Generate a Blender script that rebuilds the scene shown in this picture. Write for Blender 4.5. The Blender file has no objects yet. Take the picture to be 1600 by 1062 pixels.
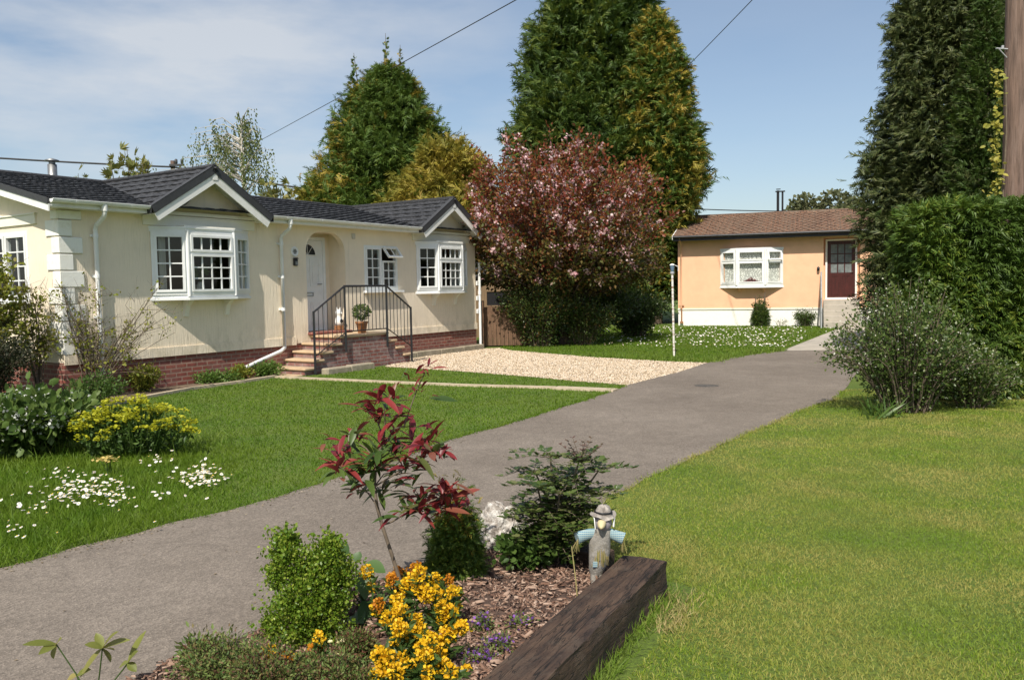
import bpy, math, random
import numpy as np
from mathutils import Matrix, Vector
random.seed(7); rng=np.random.default_rng(7)
PI=math.pi
sc=bpy.context.scene; COL=sc.collection

# ------------------------------------------------------------------ camera model (used to place things at their measured spots)
F=1297.;PITCH=3.66;ROLL=-.97;EYE=1.65
def _Rx(a): c,s=math.cos(a),math.sin(a); return np.array([[1,0,0],[0,c,-s],[0,s,c]])
def _Rz(a): c,s=math.cos(a),math.sin(a); return np.array([[c,-s,0],[s,c,0],[0,0,1]])
CR=_Rx(math.radians(90-PITCH))@_Rz(math.radians(ROLL)); CC=np.array([0,0,EYE])
def ray(px,py): return CR@np.array([(px-800)/F,-(py-531)/F,-1])
def gp(px,py,z=0.):
    d=ray(px,py); t=(z-EYE)/d[2]; return CC+t*d
def at(px,py,y):
    d=ray(px,py); t=y/d[1]; return CC+t*d
def g2(px,py,z=0.): p=gp(px,py,z); return (float(p[0]),float(p[1]))

# ------------------------------------------------------------------ materials
def newmat(name):
    m=bpy.data.materials.new(name); m.use_nodes=True
    nt=m.node_tree; nt.nodes.clear()
    out=nt.nodes.new('ShaderNodeOutputMaterial'); b=nt.nodes.new('ShaderNodeBsdfPrincipled')
    nt.links.new(b.outputs[0],out.inputs[0]); return m,nt,b,out
def N(nt,t,**k):
    n=nt.nodes.new(t)
    for a,v in k.items():
        if a.startswith('i_'):
            key=a[2:].replace('_',' ')
            n.inputs[key].default_value=v
        else: setattr(n,a,v)
    return n
def L(nt,a,b): nt.links.new(a,b)
def c4(c): return (c[0],c[1],c[2],1)
def ramp(nt,fac,stops):
    r=N(nt,'ShaderNodeValToRGB'); e=r.color_ramp.elements
    while len(e)<len(stops): e.new(.5)
    for el,(p,c) in zip(e,stops): el.position=p; el.color=c4(c) if not isinstance(c,(int,float)) else (c,c,c,1)
    if fac is not None: L(nt,fac,r.inputs[0])
    return r
def coords(nt,kind='Object',scale=(1,1,1)):
    t=N(nt,'ShaderNodeTexCoord'); mp=N(nt,'ShaderNodeMapping'); mp.inputs['Scale'].default_value=scale
    L(nt,t.outputs[kind],mp.inputs[0]); return mp.outputs[0]
def noise(nt,vec,scale,detail=4,rough=.6):
    n=N(nt,'ShaderNodeTexNoise'); n.inputs['Scale'].default_value=scale; n.inputs['Detail'].default_value=detail; n.inputs['Roughness'].default_value=rough
    L(nt,vec,n.inputs['Vector']); return n.outputs[0]
def mixc(nt,fac,a,b,mode='MIX'):
    m=N(nt,'ShaderNodeMix',data_type='RGBA',blend_type=mode)
    for sock,v in ((m.inputs[0],fac),(m.inputs[6],a),(m.inputs[7],b)):
        if hasattr(v,'is_linked'): L(nt,v,sock)
        elif isinstance(v,(int,float)): sock.default_value=v
        else: sock.default_value=c4(v)
    return m.outputs[2]
def bump(nt,b,h,strength=.5,dist=.01):
    n=N(nt,'ShaderNodeBump'); n.inputs['Strength'].default_value=strength; n.inputs['Distance'].default_value=dist
    L(nt,h,n.inputs['Height']); L(nt,n.outputs[0],b.inputs['Normal']); return n
def mat(name,col,rough=.6,var=.15,vs=8,bs=0,bst=.4,bd=.01,scale=(1,1,1),metal=0,spec=.5,kind='Object',dirt=None,ds=1.5):
    m,nt,b,o=newmat(name); v=coords(nt,kind,scale)
    n=noise(nt,v,vs)
    lo=[c*(1-var) for c in col]; hi=[min(1,c*(1+var)) for c in col]
    r=ramp(nt,n,[(.3,lo),(.7,hi)]); cout=r.outputs[0]
    if dirt:
        n2=noise(nt,v,ds,6,.7); r2=ramp(nt,n2,[(.5,0.),(.75,1.)]); cout=mixc(nt,r2.outputs[0],cout,dirt)
    L(nt,cout,b.inputs['Base Color']); b.inputs['Roughness'].default_value=rough; b.inputs['Metallic'].default_value=metal
    b.inputs['Specular IOR Level'].default_value=spec
    if bs: bump(nt,b,noise(nt,v,bs,5),bst,bd)
    return m
def leafmat(name,cols,rough=.5,trans=.3,tcol=None,patch=None,ps=.8,spec=.35):
    m,nt,b,o=newmat(name)
    g=N(nt,'ShaderNodeNewGeometry')
    k=len(cols); r=ramp(nt,g.outputs['Random Per Island'],[(i/max(1,k-1),c) for i,c in enumerate(cols)])
    cout=r.outputs[0]
    if patch:
        v=coords(nt); n=noise(nt,v,ps,3); rr=ramp(nt,n,[(.42,0.),(.62,1.)]); cout=mixc(nt,rr.outputs[0],cout,patch)
    L(nt,cout,b.inputs['Base Color']); b.inputs['Roughness'].default_value=rough; b.inputs['Specular IOR Level'].default_value=spec
    if trans:
        t=N(nt,'ShaderNodeBsdfTranslucent'); L(nt,mixc(nt,.5,cout,tcol or [min(1,c*1.6) for c in cols[-1]]),t.inputs[0])
        mx=N(nt,'ShaderNodeMixShader'); mx.inputs[0].default_value=trans
        L(nt,b.outputs[0],mx.inputs[1]); L(nt,t.outputs[0],mx.inputs[2]); L(nt,mx.outputs[0],o.inputs[0])
    return m
def brickmat(name,c1,c2,mortar,bw=.215,bh=.075,ms=.012,rough=.85,off=.5,dirt=None):
    m,nt,b,o=newmat(name); v=coords(nt,'UV')
    br=N(nt,'ShaderNodeTexBrick'); br.offset=off
    br.inputs['Color1'].default_value=c4(c1); br.inputs['Color2'].default_value=c4(c2); br.inputs['Mortar'].default_value=c4(mortar)
    br.inputs['Scale'].default_value=1; br.inputs['Mortar Size'].default_value=ms; br.inputs['Mortar Smooth'].default_value=.2; br.inputs['Brick Width'].default_value=bw; br.inputs['Row Height'].default_value=bh
    L(nt,v,br.inputs['Vector'])
    n=noise(nt,v,9,5); r=ramp(nt,n,[(.25,.6),(.75,1.25)])
    cc=mixc(nt,1.,br.outputs[0],r.outputs[0],'MULTIPLY')
    if dirt:
        n2=noise(nt,v,2.2,6,.7); r2=ramp(nt,n2,[(.45,0.),(.7,.75)]); cc=mixc(nt,r2.outputs[0],cc,dirt)
    L(nt,cc,b.inputs['Base Color']); b.inputs['Roughness'].default_value=rough
    inv=N(nt,'ShaderNodeMath',operation='SUBTRACT'); inv.inputs[0].default_value=1; L(nt,br.outputs[1],inv.inputs[1])
    ad=N(nt,'ShaderNodeMath',operation='MULTIPLY_ADD'); L(nt,n,ad.inputs[0]); ad.inputs[1].default_value=.6; L(nt,inv.outputs[0],ad.inputs[2])
    bump(nt,b,ad.outputs[0],.6,.008)
    return m
def glassmat(name,tint=(.75,.8,.8)):
    m,nt,b,o=newmat(name); nt.nodes.remove(b)
    t=N(nt,'ShaderNodeBsdfTransparent'); t.inputs[0].default_value=c4(tint)
    g=N(nt,'ShaderNodeBsdfGlossy'); g.inputs['Roughness'].default_value=.02
    fr=N(nt,'ShaderNodeLayerWeight'); fr.inputs[0].default_value=.5
    pw=N(nt,'ShaderNodeMath',operation='POWER'); pw.inputs[1].default_value=4; L(nt,fr.outputs['Facing'],pw.inputs[0])
    ml=N(nt,'ShaderNodeMath',operation='MULTIPLY_ADD'); ml.inputs[1].default_value=.8; ml.inputs[2].default_value=.05; L(nt,pw.outputs[0],ml.inputs[0])
    mx=N(nt,'ShaderNodeMixShader'); L(nt,ml.outputs[0],mx.inputs[0]); L(nt,t.outputs[0],mx.inputs[1]); L(nt,g.outputs[0],mx.inputs[2]); L(nt,mx.outputs[0],o.inputs[0]); return m
def streakwall(name,col,fx=34,fz=2.2,strength=.6,dirtc=(.45,.40,.30)):
    m,nt,b,o=newmat(name); v=coords(nt,'UV')
    v2=coords(nt,'UV',(fx,fz,1))
    n=noise(nt,v2,1.,5,.65); n2=noise(nt,v,1.1,5,.65)
    r=ramp(nt,n2,[(.35,[c*.90 for c in col]),(.65,col)])
    v3=coords(nt,'UV',(7,.5,1)); n3=noise(nt,v3,1.,5,.7); r3=ramp(nt,n3,[(.58,0.),(.8,.35)])
    cc=mixc(nt,r3.outputs[0],r.outputs[0],dirtc)
    sz=N(nt,'ShaderNodeSeparateXYZ'); L(nt,v,sz.inputs[0]); mz=N(nt,'ShaderNodeMapRange'); mz.inputs[1].default_value=1.15; mz.inputs[2].default_value=.55; mz.inputs[3].default_value=0; mz.inputs[4].default_value=.75; L(nt,sz.outputs[1],mz.inputs[0])
    n4=noise(nt,coords(nt,'UV',(5,2.5,1)),1.,6,.75); r4=ramp(nt,n4,[(.46,0.),(.70,1.)]); m4=N(nt,'ShaderNodeMath',operation='MULTIPLY'); L(nt,mz.outputs[0],m4.inputs[0]); L(nt,r4.outputs[0],m4.inputs[1]); cc=mixc(nt,m4.outputs[0],cc,(.46,.40,.27))
    L(nt,cc,b.inputs['Base Color']); b.inputs['Roughness'].default_value=.8
    bump(nt,b,n,strength,.022); return m
M={}
M['cream']=streakwall('cream_render',(.88,.765,.60))
M['cream2']=mat('cream_trim',(.80,.77,.67),.7,.05,3,30,.2)
M['brick']=brickmat('red_brick',(.27,.075,.05),(.19,.055,.045),(.30,.20,.15),bh=.078,dirt=(.22,.12,.10))
M['stepbrick']=brickmat('weathered_brick',(.26,.09,.07),(.19,.085,.08),(.26,.21,.19),dirt=(.34,.27,.25))
M['white']=mat('white_upvc',(.80,.81,.80),.35,.05,2,dirt=(.66,.66,.62),ds=1.2)
M['whitepaint']=mat('white_paint',(.78,.78,.75),.6,.05,2,dirt=(.62,.60,.54),ds=2)
M['tile']=brickmat('dark_roof_tile',(.050,.051,.055),(.030,.031,.034),(.010,.010,.011),bw=.165,bh=.105,ms=.012,rough=.62)
M['tiletrim']=mat('dark_roof_trim',(.04,.041,.044),.6,.2,20)
M['browntile']=brickmat('brown_roof_tile',(.31,.165,.10),(.19,.10,.062),(.055,.035,.024),bw=.22,bh=.16,ms=.02,rough=.85,dirt=(.24,.19,.14))
M['orange']=mat('apricot_render',(.81,.475,.295),.85,.06,2,180,.25,.004,dirt=(.72,.42,.26),ds=.9)
M['glass']=glassmat('window_glass'); M['glass2']=glassmat('window_glass_clear',(.92,.94,.93))
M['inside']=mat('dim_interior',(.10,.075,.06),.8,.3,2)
M['curtain']=mat('curtain_cloth',(.55,.52,.47),.9,.1,6)
M['lead']=mat('weathered_steel',(.32,.33,.33),.45,.25,6,metal=.8)
M['black']=mat('black_iron',(.012,.012,.014),.45,.3,20)
M['slab']=mat('buff_slab',(.52,.38,.24),.85,.2,6,60,.4,.006,dirt=(.34,.25,.17),ds=3)
M['greyslab']=mat('mossy_stone',(.30,.26,.19),.9,.25,8,40,.5,.01,dirt=(.18,.16,.10),ds=3)
M['edging']=mat('pale_edging',(.46,.38,.27),.9,.2,8,60,.4,.006,dirt=(.30,.26,.16),ds=5)
M['conc']=mat('concrete',(.40,.36,.30),.9,.15,2.5,50,.35,.006,dirt=(.27,.25,.21),ds=1.2)
M['mahog']=mat('mahogany_door',(.050,.010,.008),.4,.35,5,scale=(6,6,.6))
M['terra']=mat('terracotta',(.30,.13,.05),.6,.3,8,dirt=(.42,.24,.12),ds=6)
M['bark']=mat('bark',(.10,.07,.05),.95,.4,6,20,1.,.03,scale=(3,3,.6))
M['twig']=mat('twig_bark',(.13,.10,.07),.9,.35,12)
M['birchbark']=mat('birch_bark',(.48,.45,.40),.8,.5,5,scale=(2,2,8))
M['pole']=mat('creosoted_pole',(.15,.098,.075),.9,.45,5,14,.9,.02,scale=(5,5,.35),dirt=(.24,.17,.14),ds=3)
M['cable']=mat('black_cable',(.02,.02,.022),.6,.1,5)
M['iron']=mat('worn_cast_iron',(.075,.068,.06),.8,.4,30,60,.8,.006,dirt=(.14,.12,.10),ds=12)
M['fence']=mat('weathered_timber',(.15,.085,.05),.9,.4,5,20,.5,.01,scale=(6,6,.6))
M['greymetal']=mat('grey_metal',(.36,.37,.38),.5,.2,5)
# wood sleeper
def sleepermat():
    m,nt,b,o=newmat('old_sleeper'); v=coords(nt,'Object',(3,22,22)); v1=coords(nt)
    n=noise(nt,v,1.,6,.7); n2=noise(nt,v1,7,6,.7); n3=noise(nt,v1,40,3)
    r=ramp(nt,n,[(.32,(.014,.008,.006)),(.50,(.052,.030,.019)),(.66,(.092,.056,.035)),(.8,(.19,.125,.08))])
    rr=ramp(nt,n2,[(.5,0.),(.72,.8)]); cc=mixc(nt,rr.outputs[0],r.outputs[0],(.085,.062,.044))
    L(nt,cc,b.inputs['Base Color']); b.inputs['Roughness'].default_value=.85
    vc=coords(nt,'Object',(1.6,16,16)); nc=noise(nt,vc,1.,3,.5); rc=ramp(nt,nc,[(.485,1.),(.50,0.),(.515,1.)]); vk=coords(nt,'Object',(5,34,34)); nk=noise(nt,vk,1.,2,.5); rk=ramp(nt,nk,[(.49,1.),(.50,.25),(.51,1.)])
    ck=mixc(nt,1.,rc.outputs[0],rk.outputs[0],'MULTIPLY'); b.inputs['Base Color'].links[0]; cc2=mixc(nt,.7,cc,ck,'MULTIPLY'); L(nt,cc2,b.inputs['Base Color'])
    ad=N(nt,'ShaderNodeMath',operation='MULTIPLY_ADD'); L(nt,n3,ad.inputs[0]); ad.inputs[1].default_value=.3; L(nt,n,ad.inputs[2])
    a2=N(nt,'ShaderNodeMath',operation='MULTIPLY_ADD'); L(nt,ck,a2.inputs[0]); a2.inputs[1].default_value=.9; L(nt,ad.outputs[0],a2.inputs[2])
    bump(nt,b,a2.outputs[0],.8,.014); return m
M['sleeper']=sleepermat()
def tarmac():
    m,nt,b,o=newmat('worn_tarmac'); v=coords(nt)
    big=noise(nt,v,.55,5,.65); mid=noise(nt,v,5,5,.7)
    vo=N(nt,'ShaderNodeTexVoronoi'); vo.inputs['Scale'].default_value=95; L(nt,v,vo.inputs['Vector'])
    r=ramp(nt,big,[(.28,(.145,.121,.099)),(.50,(.180,.152,.125)),(.72,(.216,.184,.153))])
    r2=ramp(nt,mid,[(.3,.86),(.7,1.10)])
    sp=ramp(nt,vo.outputs['Color'],[(0.,.6),(.5,.98),(1.,1.5)])
    cc=mixc(nt,1.,r.outputs[0],r2.outputs[0],'MULTIPLY'); cc=mixc(nt,.8,cc,sp.outputs[0],'MULTIPLY')
    # faint lighter tyre tracks / dark cracks
    cr=N(nt,'ShaderNodeTexVoronoi',feature='DISTANCE_TO_EDGE'); cr.inputs['Scale'].default_value=.8
    wv=N(nt,'ShaderNodeMixRGB'); wv.inputs[0].default_value=.12; L(nt,v,wv.inputs[1]); nn=N(nt,'ShaderNodeTexNoise'); nn.inputs['Scale'].default_value=3; L(nt,v,nn.inputs['Vector']); L(nt,nn.outputs[1],wv.inputs[2]); L(nt,wv.outputs[0],cr.inputs['Vector'])
    rc=ramp(nt,cr.outputs['Distance'],[(0.,.75),(.008,1.)]); cc=mixc(nt,.5,cc,rc.outputs[0],'MULTIPLY')
    L(nt,cc,b.inputs['Base Color']); b.inputs['Roughness'].default_value=.9; b.inputs['Specular IOR Level'].default_value=.3
    bump(nt,b,vo.outputs['Distance'],.55,.006); return m
M['tarmac']=tarmac()
def groundmat():
    m,nt,b,o=newmat('turf_ground'); v=coords(nt)
    n=noise(nt,v,.9,5); n2=noise(nt,v,45,4)
    r=ramp(nt,n,[(.3,(.075,.13,.010)),(.7,(.12,.165,.018))]); r2=ramp(nt,n2,[(.3,.5),(.7,1.3)])
    L(nt,mixc(nt,1.,r.outputs[0],r2.outputs[0],'MULTIPLY'),b.inputs['Base Color']); b.inputs['Roughness'].default_value=.95
    bump(nt,b,n2,.8,.03); return m
M['turf']=groundmat()
def gravelmat():
    m,nt,b,o=newmat('pale_gravel'); v=coords(nt)
    vo=N(nt,'ShaderNodeTexVoronoi'); vo.inputs['Scale'].default_value=34; L(nt,v,vo.inputs['Vector'])
    r=ramp(nt,vo.outputs['Color'],[(.1,(.32,.24,.155)),(.5,(.54,.43,.30)),(.9,(.66,.57,.45))])
    rd=ramp(nt,vo.outputs['Distance'],[(.1,1.),(.75,.35)])
    L(nt,mixc(nt,1.,r.outputs[0],rd.outputs[0],'MULTIPLY'),b.inputs['Base Color']); b.inputs['Roughness'].default_value=.9
    iv=N(nt,'ShaderNodeMath',operation='SUBTRACT'); iv.inputs[0].default_value=1; L(nt,vo.outputs['Distance'],iv.inputs[1]); bump(nt,b,iv.outputs[0],1.,.02); return m
M['gravel']=gravelmat()
M['pebble']=leafmat('gravel_stone',[(.28,.205,.125),(.50,.385,.26),(.62,.51,.375),(.72,.64,.53)],.8,0)
M['soil']=mat('soil',(.16,.115,.075),.95,.4,12,40,1.,.02)
M['mulch']=mat('bark_mulch_base',(.09,.055,.04),.95,.5,30,50,1.,.02)
M['chip']=leafmat('bark_chip',[(.07,.04,.03),(.16,.09,.06),(.25,.155,.11),(.40,.29,.22)],.9,0)
# grasses
def grassmat(name,cols,patch,ps,patch2=None,ps2=.6):
    m=leafmat(name,cols,.55,.3,None,patch,ps,.25)
    if patch2:
        nt=m.node_tree; b=[n for n in nt.nodes if n.type=='BSDF_PRINCIPLED'][0]; src=b.inputs['Base Color'].links[0].from_socket
        n=noise(nt,coords(nt),ps2,4,.6); r=ramp(nt,n,[(.50,0.),(.66,.85)]); c=mixc(nt,r.outputs[0],src,patch2); L(nt,c,b.inputs['Base Color'])
    return m
M['grassR']=grassmat('clipped_lawn_blades',[(.128,.222,.013),(.182,.268,.020),(.25,.305,.038),(.39,.36,.11)],(.35,.315,.09),1.1,(.115,.215,.014),.6)
M['grassL']=grassmat('green_lawn_blades',[(.070,.146,.006),(.100,.182,.010),(.15,.225,.020)],(.115,.175,.013),.8,(.062,.135,.007),1.7)
M['grassB']=grassmat('rough_grass_blades',[(.085,.17,.012),(.13,.22,.022),(.21,.26,.05)],(.12,.18,.025),2)
M['straw']=leafmat('straw_blades',[(.34,.27,.11),(.44,.36,.16),(.22,.24,.06)],.7,.25)
M['daisy']=leafmat('daisy_petal',[(.80,.80,.76),(.86,.84,.80),(.80,.72,.74)],.6,.2)
M['daisyeye']=mat('daisy_eye',(.75,.50,.04),.7,.1)

# ------------------------------------------------------------------ mesh builders
def link(o,parent=None):
    COL.objects.link(o)
    if parent is not None: o.parent=parent
    return o
def tag(o,label=None,cat=None,group=None,kind=None):
    if label: o['label']=label
    if cat: o['category']=cat
    if group: o['group']=group
    if kind: o['kind']=kind
    return o
def thing(name,label,cat,loc=(0,0,0),rotz=0,group=None):
    o=bpy.data.objects.new(name,None); o.empty_display_size=.2; COL.objects.link(o)
    o.location=[float(c) for c in loc]; o.rotation_euler=(0,0,rotz); return tag(o,label,cat,group)
class MB:
    def __init__(s): s.v=[]; s.f=[]; s.mi=[]; s.sm=[]; s.M=Matrix(); s.cur=0; s.smooth=False
    def add(s,vs,fs,smooth=None):
        b=len(s.v); s.v+= [tuple(s.M@Vector(p)) for p in vs]
        for f in fs: s.f.append(tuple(b+i for i in f)); s.mi.append(s.cur); s.sm.append(s.smooth if smooth is None else smooth)
    def box(s,a,b,taper=None):
        x0,y0,z0=a;x1,y1,z1=b
        s.add([(x0,y0,z0),(x1,y0,z0),(x1,y1,z0),(x0,y1,z0),(x0,y0,z1),(x1,y0,z1),(x1,y1,z1),(x0,y1,z1)],
              [(0,3,2,1),(4,5,6,7),(0,1,5,4),(1,2,6,5),(2,3,7,6),(3,0,4,7)])
    def bbox(s,a,b,r=.008):
        # box with chamfered vertical edges and top edge
        x0,y0,z0=a;x1,y1,z1=b
        ring=lambda d,z:[(x0+d+r,y0+d,z),(x1-d-r,y0+d,z),(x1-d,y0+d+r,z),(x1-d,y1-d-r,z),(x1-d-r,y1-d,z),(x0+d+r,y1-d,z),(x0+d,y1-d-r,z),(x0+d,y0+d+r,z)]
        vs=ring(r,z0)+ring(0,z0+r)+ring(0,z1-r)+ring(r,z1); fs=[tuple(range(7,-1,-1)),tuple(range(24,32))]
        for k in range(3):
            for i in range(8): j=(i+1)%8; fs.append((8*k+i,8*k+j,8*k+8+j,8*k+8+i))
        s.add(vs,fs)
    def prism(s,poly,z0,z1):
        n=len(poly); vs=[(x,y,z0) for x,y in poly]+[(x,y,z1) for x,y in poly]
        s.add(vs,[tuple(range(n-1,-1,-1)),tuple(range(n,2*n))]+[(i,(i+1)%n,n+(i+1)%n,n+i) for i in range(n)])
    def prismY(s,poly,y0,y1):   # polygon in x,z extruded along y
        n=len(poly); vs=[(x,y0,z) for x,z in poly]+[(x,y1,z) for x,z in poly]
        s.add(vs,[tuple(range(n)),tuple(range(2*n-1,n-1,-1))]+[(i,n+i,n+(i+1)%n,(i+1)%n) for i in range(n)])
    def prismX(s,poly,x0,x1):   # polygon in y,z extruded along x
        n=len(poly); vs=[(x0,y,z) for y,z in poly]+[(x1,y,z) for y,z in poly]
        s.add(vs,[tuple(range(n-1,-1,-1)),tuple(range(n,2*n))]+[(i,(i+1)%n,n+(i+1)%n,n+i) for i in range(n)])
    def tube(s,pts,r,n=6,cap=True,smooth=True):
        pts=[Vector(p) for p in pts]; rs=r if hasattr(r,'__len__') else [r]*len(pts)
        vs=[];fs=[]; prev=None
        for i,p in enumerate(pts):
            d=(pts[min(i+1,len(pts)-1)]-pts[max(i-1,0)]).normalized()
            if prev is None:
                ref=Vector((0,0,1)) if abs(d.z)<.9 else Vector((1,0,0)); a=d.cross(ref).normalized()
            else: a=(prev-d*prev.dot(d)).normalized()
            prev=a; b=d.cross(a)
            for k in range(n):
                t=2*PI*k/n; vs.append(tuple(p+(a*math.cos(t)+b*math.sin(t))*rs[i]))
        for i in range(len(pts)-1):
            for k in range(n): fs.append((i*n+k,i*n+(k+1)%n,(i+1)*n+(k+1)%n,(i+1)*n+k))
        s.add(vs,fs,smooth)
        if cap: s.add(vs[:n],[tuple(range(n-1,-1,-1))],False); s.add(vs[-n:],[tuple(range(n))],False)
    def bar(s,a,b,w,h=None):   # square bar
        s.tube([a,b],[w*.7071]*2,4,True,False)
    def lathe(s,prof,n=16,c=(0,0,0)):
        vs=[];fs=[]
        for r,z in prof:
            for k in range(n): t=2*PI*k/n; vs.append((c[0]+r*math.cos(t),c[1]+r*math.sin(t),c[2]+z))
        for i in range(len(prof)-1):
            for k in range(n): fs.append((i*n+k,i*n+(k+1)%n,(i+1)*n+(k+1)%n,(i+1)*n+k))
        s.add(vs,fs,True); s.add(vs[:n],[tuple(range(n-1,-1,-1))],False); s.add(vs[-n:],[tuple(range(n))],False)
    def build(s,name,m,parent=None,origin=None):
        me=bpy.data.meshes.new(name); o3=origin if origin is not None else (0,0,0)
        me.from_pydata([(p[0]-o3[0],p[1]-o3[1],p[2]-o3[2]) for p in s.v],[],s.f)
        for mm in (m if isinstance(m,(list,tuple)) else [m]): me.materials.append(mm)
        me.polygons.foreach_set('material_index',s.mi); me.polygons.foreach_set('use_smooth',s.sm)
        uv=me.uv_layers.new(name='UVMap'); 
        for p in me.polygons:
            n=p.normal; t=Vector((0,0,1)).cross(n)
            t=t.normalized() if t.length>.05 else Vector((1,0,0)); b=n.cross(t)
            for li in p.loop_indices:
                q=me.vertices[me.loops[li].vertex_index].co; uv.data[li].uv=(q.dot(t),q.dot(b))
        o=bpy.data.objects.new(name,me); link(o,parent)
        if origin is not None: o.location=origin
        return o
def mesh_np(name,V,Fc,mats,parent=None,midx=None,smooth=False,origin=None):
    V=np.asarray(V,dtype=np.float32); Fc=np.asarray(Fc,dtype=np.int32); k=Fc.shape[1]
    if origin is not None: V=V-np.asarray(origin,dtype=np.float32)
    me=bpy.data.meshes.new(name); me.vertices.add(len(V)); me.vertices.foreach_set('co',V.ravel())
    me.loops.add(Fc.size); me.loops.foreach_set('vertex_index',Fc.ravel())
    me.polygons.add(len(Fc)); me.polygons.foreach_set('loop_start',np.arange(0,Fc.size,k,dtype=np.int32))
    for m in (mats if isinstance(mats,(list,tuple)) else [mats]): me.materials.append(m)
    if midx is not None: me.polygons.foreach_set('material_index',np.asarray(midx,dtype=np.int32))
    if smooth: me.polygons.foreach_set('use_smooth',np.ones(len(Fc),dtype=bool))
    me.update(calc_edges=True)
    o=bpy.data.objects.new(name,me); link(o,parent)
    if origin is not None: o.location=[float(c) for c in origin]
    return o
class Leaves:
    """gathers many small leaf pieces (triangles) into one mesh"""
    def __init__(s): s.V=[];s.F=[];s.mi=[];s.n=0
    def add(s,T,pos,d,size,mi=0,roll=None,up=None,wid=None):
        tv,tf=T; Nn=len(pos)
        if Nn==0: return
        d=d/np.maximum(1e-6,np.linalg.norm(d,axis=1,keepdims=True))
        ref=rng.normal(size=(Nn,3)) if up is None else np.asarray(up)+rng.normal(size=(Nn,3))*(.35 if roll is None else roll)
        x=np.cross(d,ref); x/=np.maximum(1e-6,np.linalg.norm(x,axis=1,keepdims=True)); n=np.cross(x,d)
        size=np.broadcast_to(np.asarray(size,dtype=float),(Nn,)); w=size if wid is None else size*wid
        V=pos[:,None,:]+tv[None,:,0:1]*(x*w[:,None])[:,None,:]+tv[None,:,1:2]*(d*size[:,None])[:,None,:]+tv[None,:,2:3]*(n*size[:,None])[:,None,:]
        k=len(tv); Fc=(tf[None]+(np.arange(Nn)*k)[:,None,None]+s.n).reshape(-1,3)
        s.V.append(V.reshape(-1,3)); s.F.append(Fc); s.n+=Nn*k
        mi=np.broadcast_to(np.asarray(mi),(Nn,)); s.mi.append(np.repeat(mi,len(tf)))
    def build(s,name,mats,parent=None,origin=None):
        return mesh_np(name,np.concatenate(s.V),np.concatenate(s.F),mats,parent,np.concatenate(s.mi),origin=origin)
def T(v,f): return (np.array(v,dtype=float),np.array(f,dtype=int))
LEAF=T([(0,0,0),(.28,.45,.06),(0,1,-.08),(-.28,.45,.06)],[(0,1,2),(0,2,3)])
OVAL=T([(0,0,0),(.30,.3,.07),(.27,.7,.04),(0,1,-.06),(-.27,.7,.04),(-.30,.3,.07)],[(0,1,2),(0,2,3),(0,3,4),(0,4,5)])
def _spray():
    v=[];f=[]
    def fr(a,b,w,zz=0):
        a=np.array(a);b=np.array(b); d=b-a; p=np.array([d[1],-d[0],0]); p=p/np.linalg.norm(p)*w; m=a+d*.45; i=len(v)
        v.extend([tuple(a),tuple(m+p+np.array([0,0,zz])),tuple(b),tuple(m-p-np.array([0,0,zz]))]); f.extend([(i,i+1,i+2),(i,i+2,i+3)])
    fr((0,0,0),(0,1,-.12),.07)
    for i,(y,l) in enumerate([(.12,.42),(.3,.42),(.48,.36),(.66,.26)]):
        for sx in (-1,1): fr((0,y,0),(sx*l*.75,y+l*.75,-.06*(1+i%2)),.075,.03)
    return T(v,f)
SPRAY=_spray()
def _sprayf():
    v=[];f=[]
    def fr(a,b,w,zz):
        a=np.array(a,float);b=np.array(b,float); d=b-a; p=np.array([d[1],-d[0],0]); p=p/np.linalg.norm(p)*w; i=len(v)
        v.extend([tuple(a-p),tuple(a+p+np.array([0,0,zz])),tuple(b)]); f.append((i,i+1,i+2))
    fr((0,0,0),(.06,1,-.30),.05,.03)
    for i,(y,l,sx,dz) in enumerate([(.02,.50,-1,.12),(.10,.52,1,-.16),(.22,.50,-1,-.20),(.32,.46,1,.05),(.44,.40,-1,-.10),(.54,.36,1,-.25),(.66,.28,-1,-.2),(.76,.22,1,-.3)]): fr((0,y,-.25*y*y),(sx*l*.55,y+l*.85,dz-.25*y*y),.052,.03)
    return T(v,f)
SPRAYF=_sprayf()
def _spray2():
    v=[];f=[]
    for a in (-.7,-.35,0,.35,.7):
        i=len(v); l=1-.3*abs(a); x,y=math.sin(a)*l,math.cos(a)*l; px,py=y*.11,-x*.11
        z=random.uniform(-.12,.12)
        v+= [(0,0,0),(x*.5+px,y*.5+py,z*.5+.05),(x,y,z),(x*.5-px,y*.5-py,z*.5-.05)]; f+=[(i,i+1,i+2),(i,i+2,i+3)]
    return T(v,f)
SPRAY2=_spray2()
def disc(n=5,inner=.55,z=.0):
    v=[(0,0,0)];f=[]
    for k in range(2*n):
        r=.5 if k%2==0 else .5*inner; t=PI*k/n; v.append((r*math.cos(t),r*math.sin(t),.06 if k%2==0 else 0))
    for k in range(2*n): f.append((0,1+k,1+(k+1)%(2*n)))
    return T(v,f)
FLOWER=disc()
BLADE=T([(-.5,0,0),(.5,0,0),(.1,1,.25)],[(0,1,2)])
BLADE2=T([(-.5,0,0),(.5,0,0),(.38,.55,.06),(-.38,.55,.06),(.05,1,.3)],[(0,1,2),(0,2,3),(3,2,4)])
OCTA=T([(.5,0,0),(0,.5,0),(-.5,0,0),(0,-.5,0),(0,0,.32),(0,0,-.32)],[(0,1,4),(1,2,4),(2,3,4),(3,0,4),(1,0,5),(2,1,5),(3,2,5),(0,3,5)])
def rdir(n,up=0.,flat=1.):
    d=rng.normal(size=(n,3)); d[:,2]*=flat; d/=np.linalg.norm(d,axis=1,keepdims=True); d[:,2]+=up; return d
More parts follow.
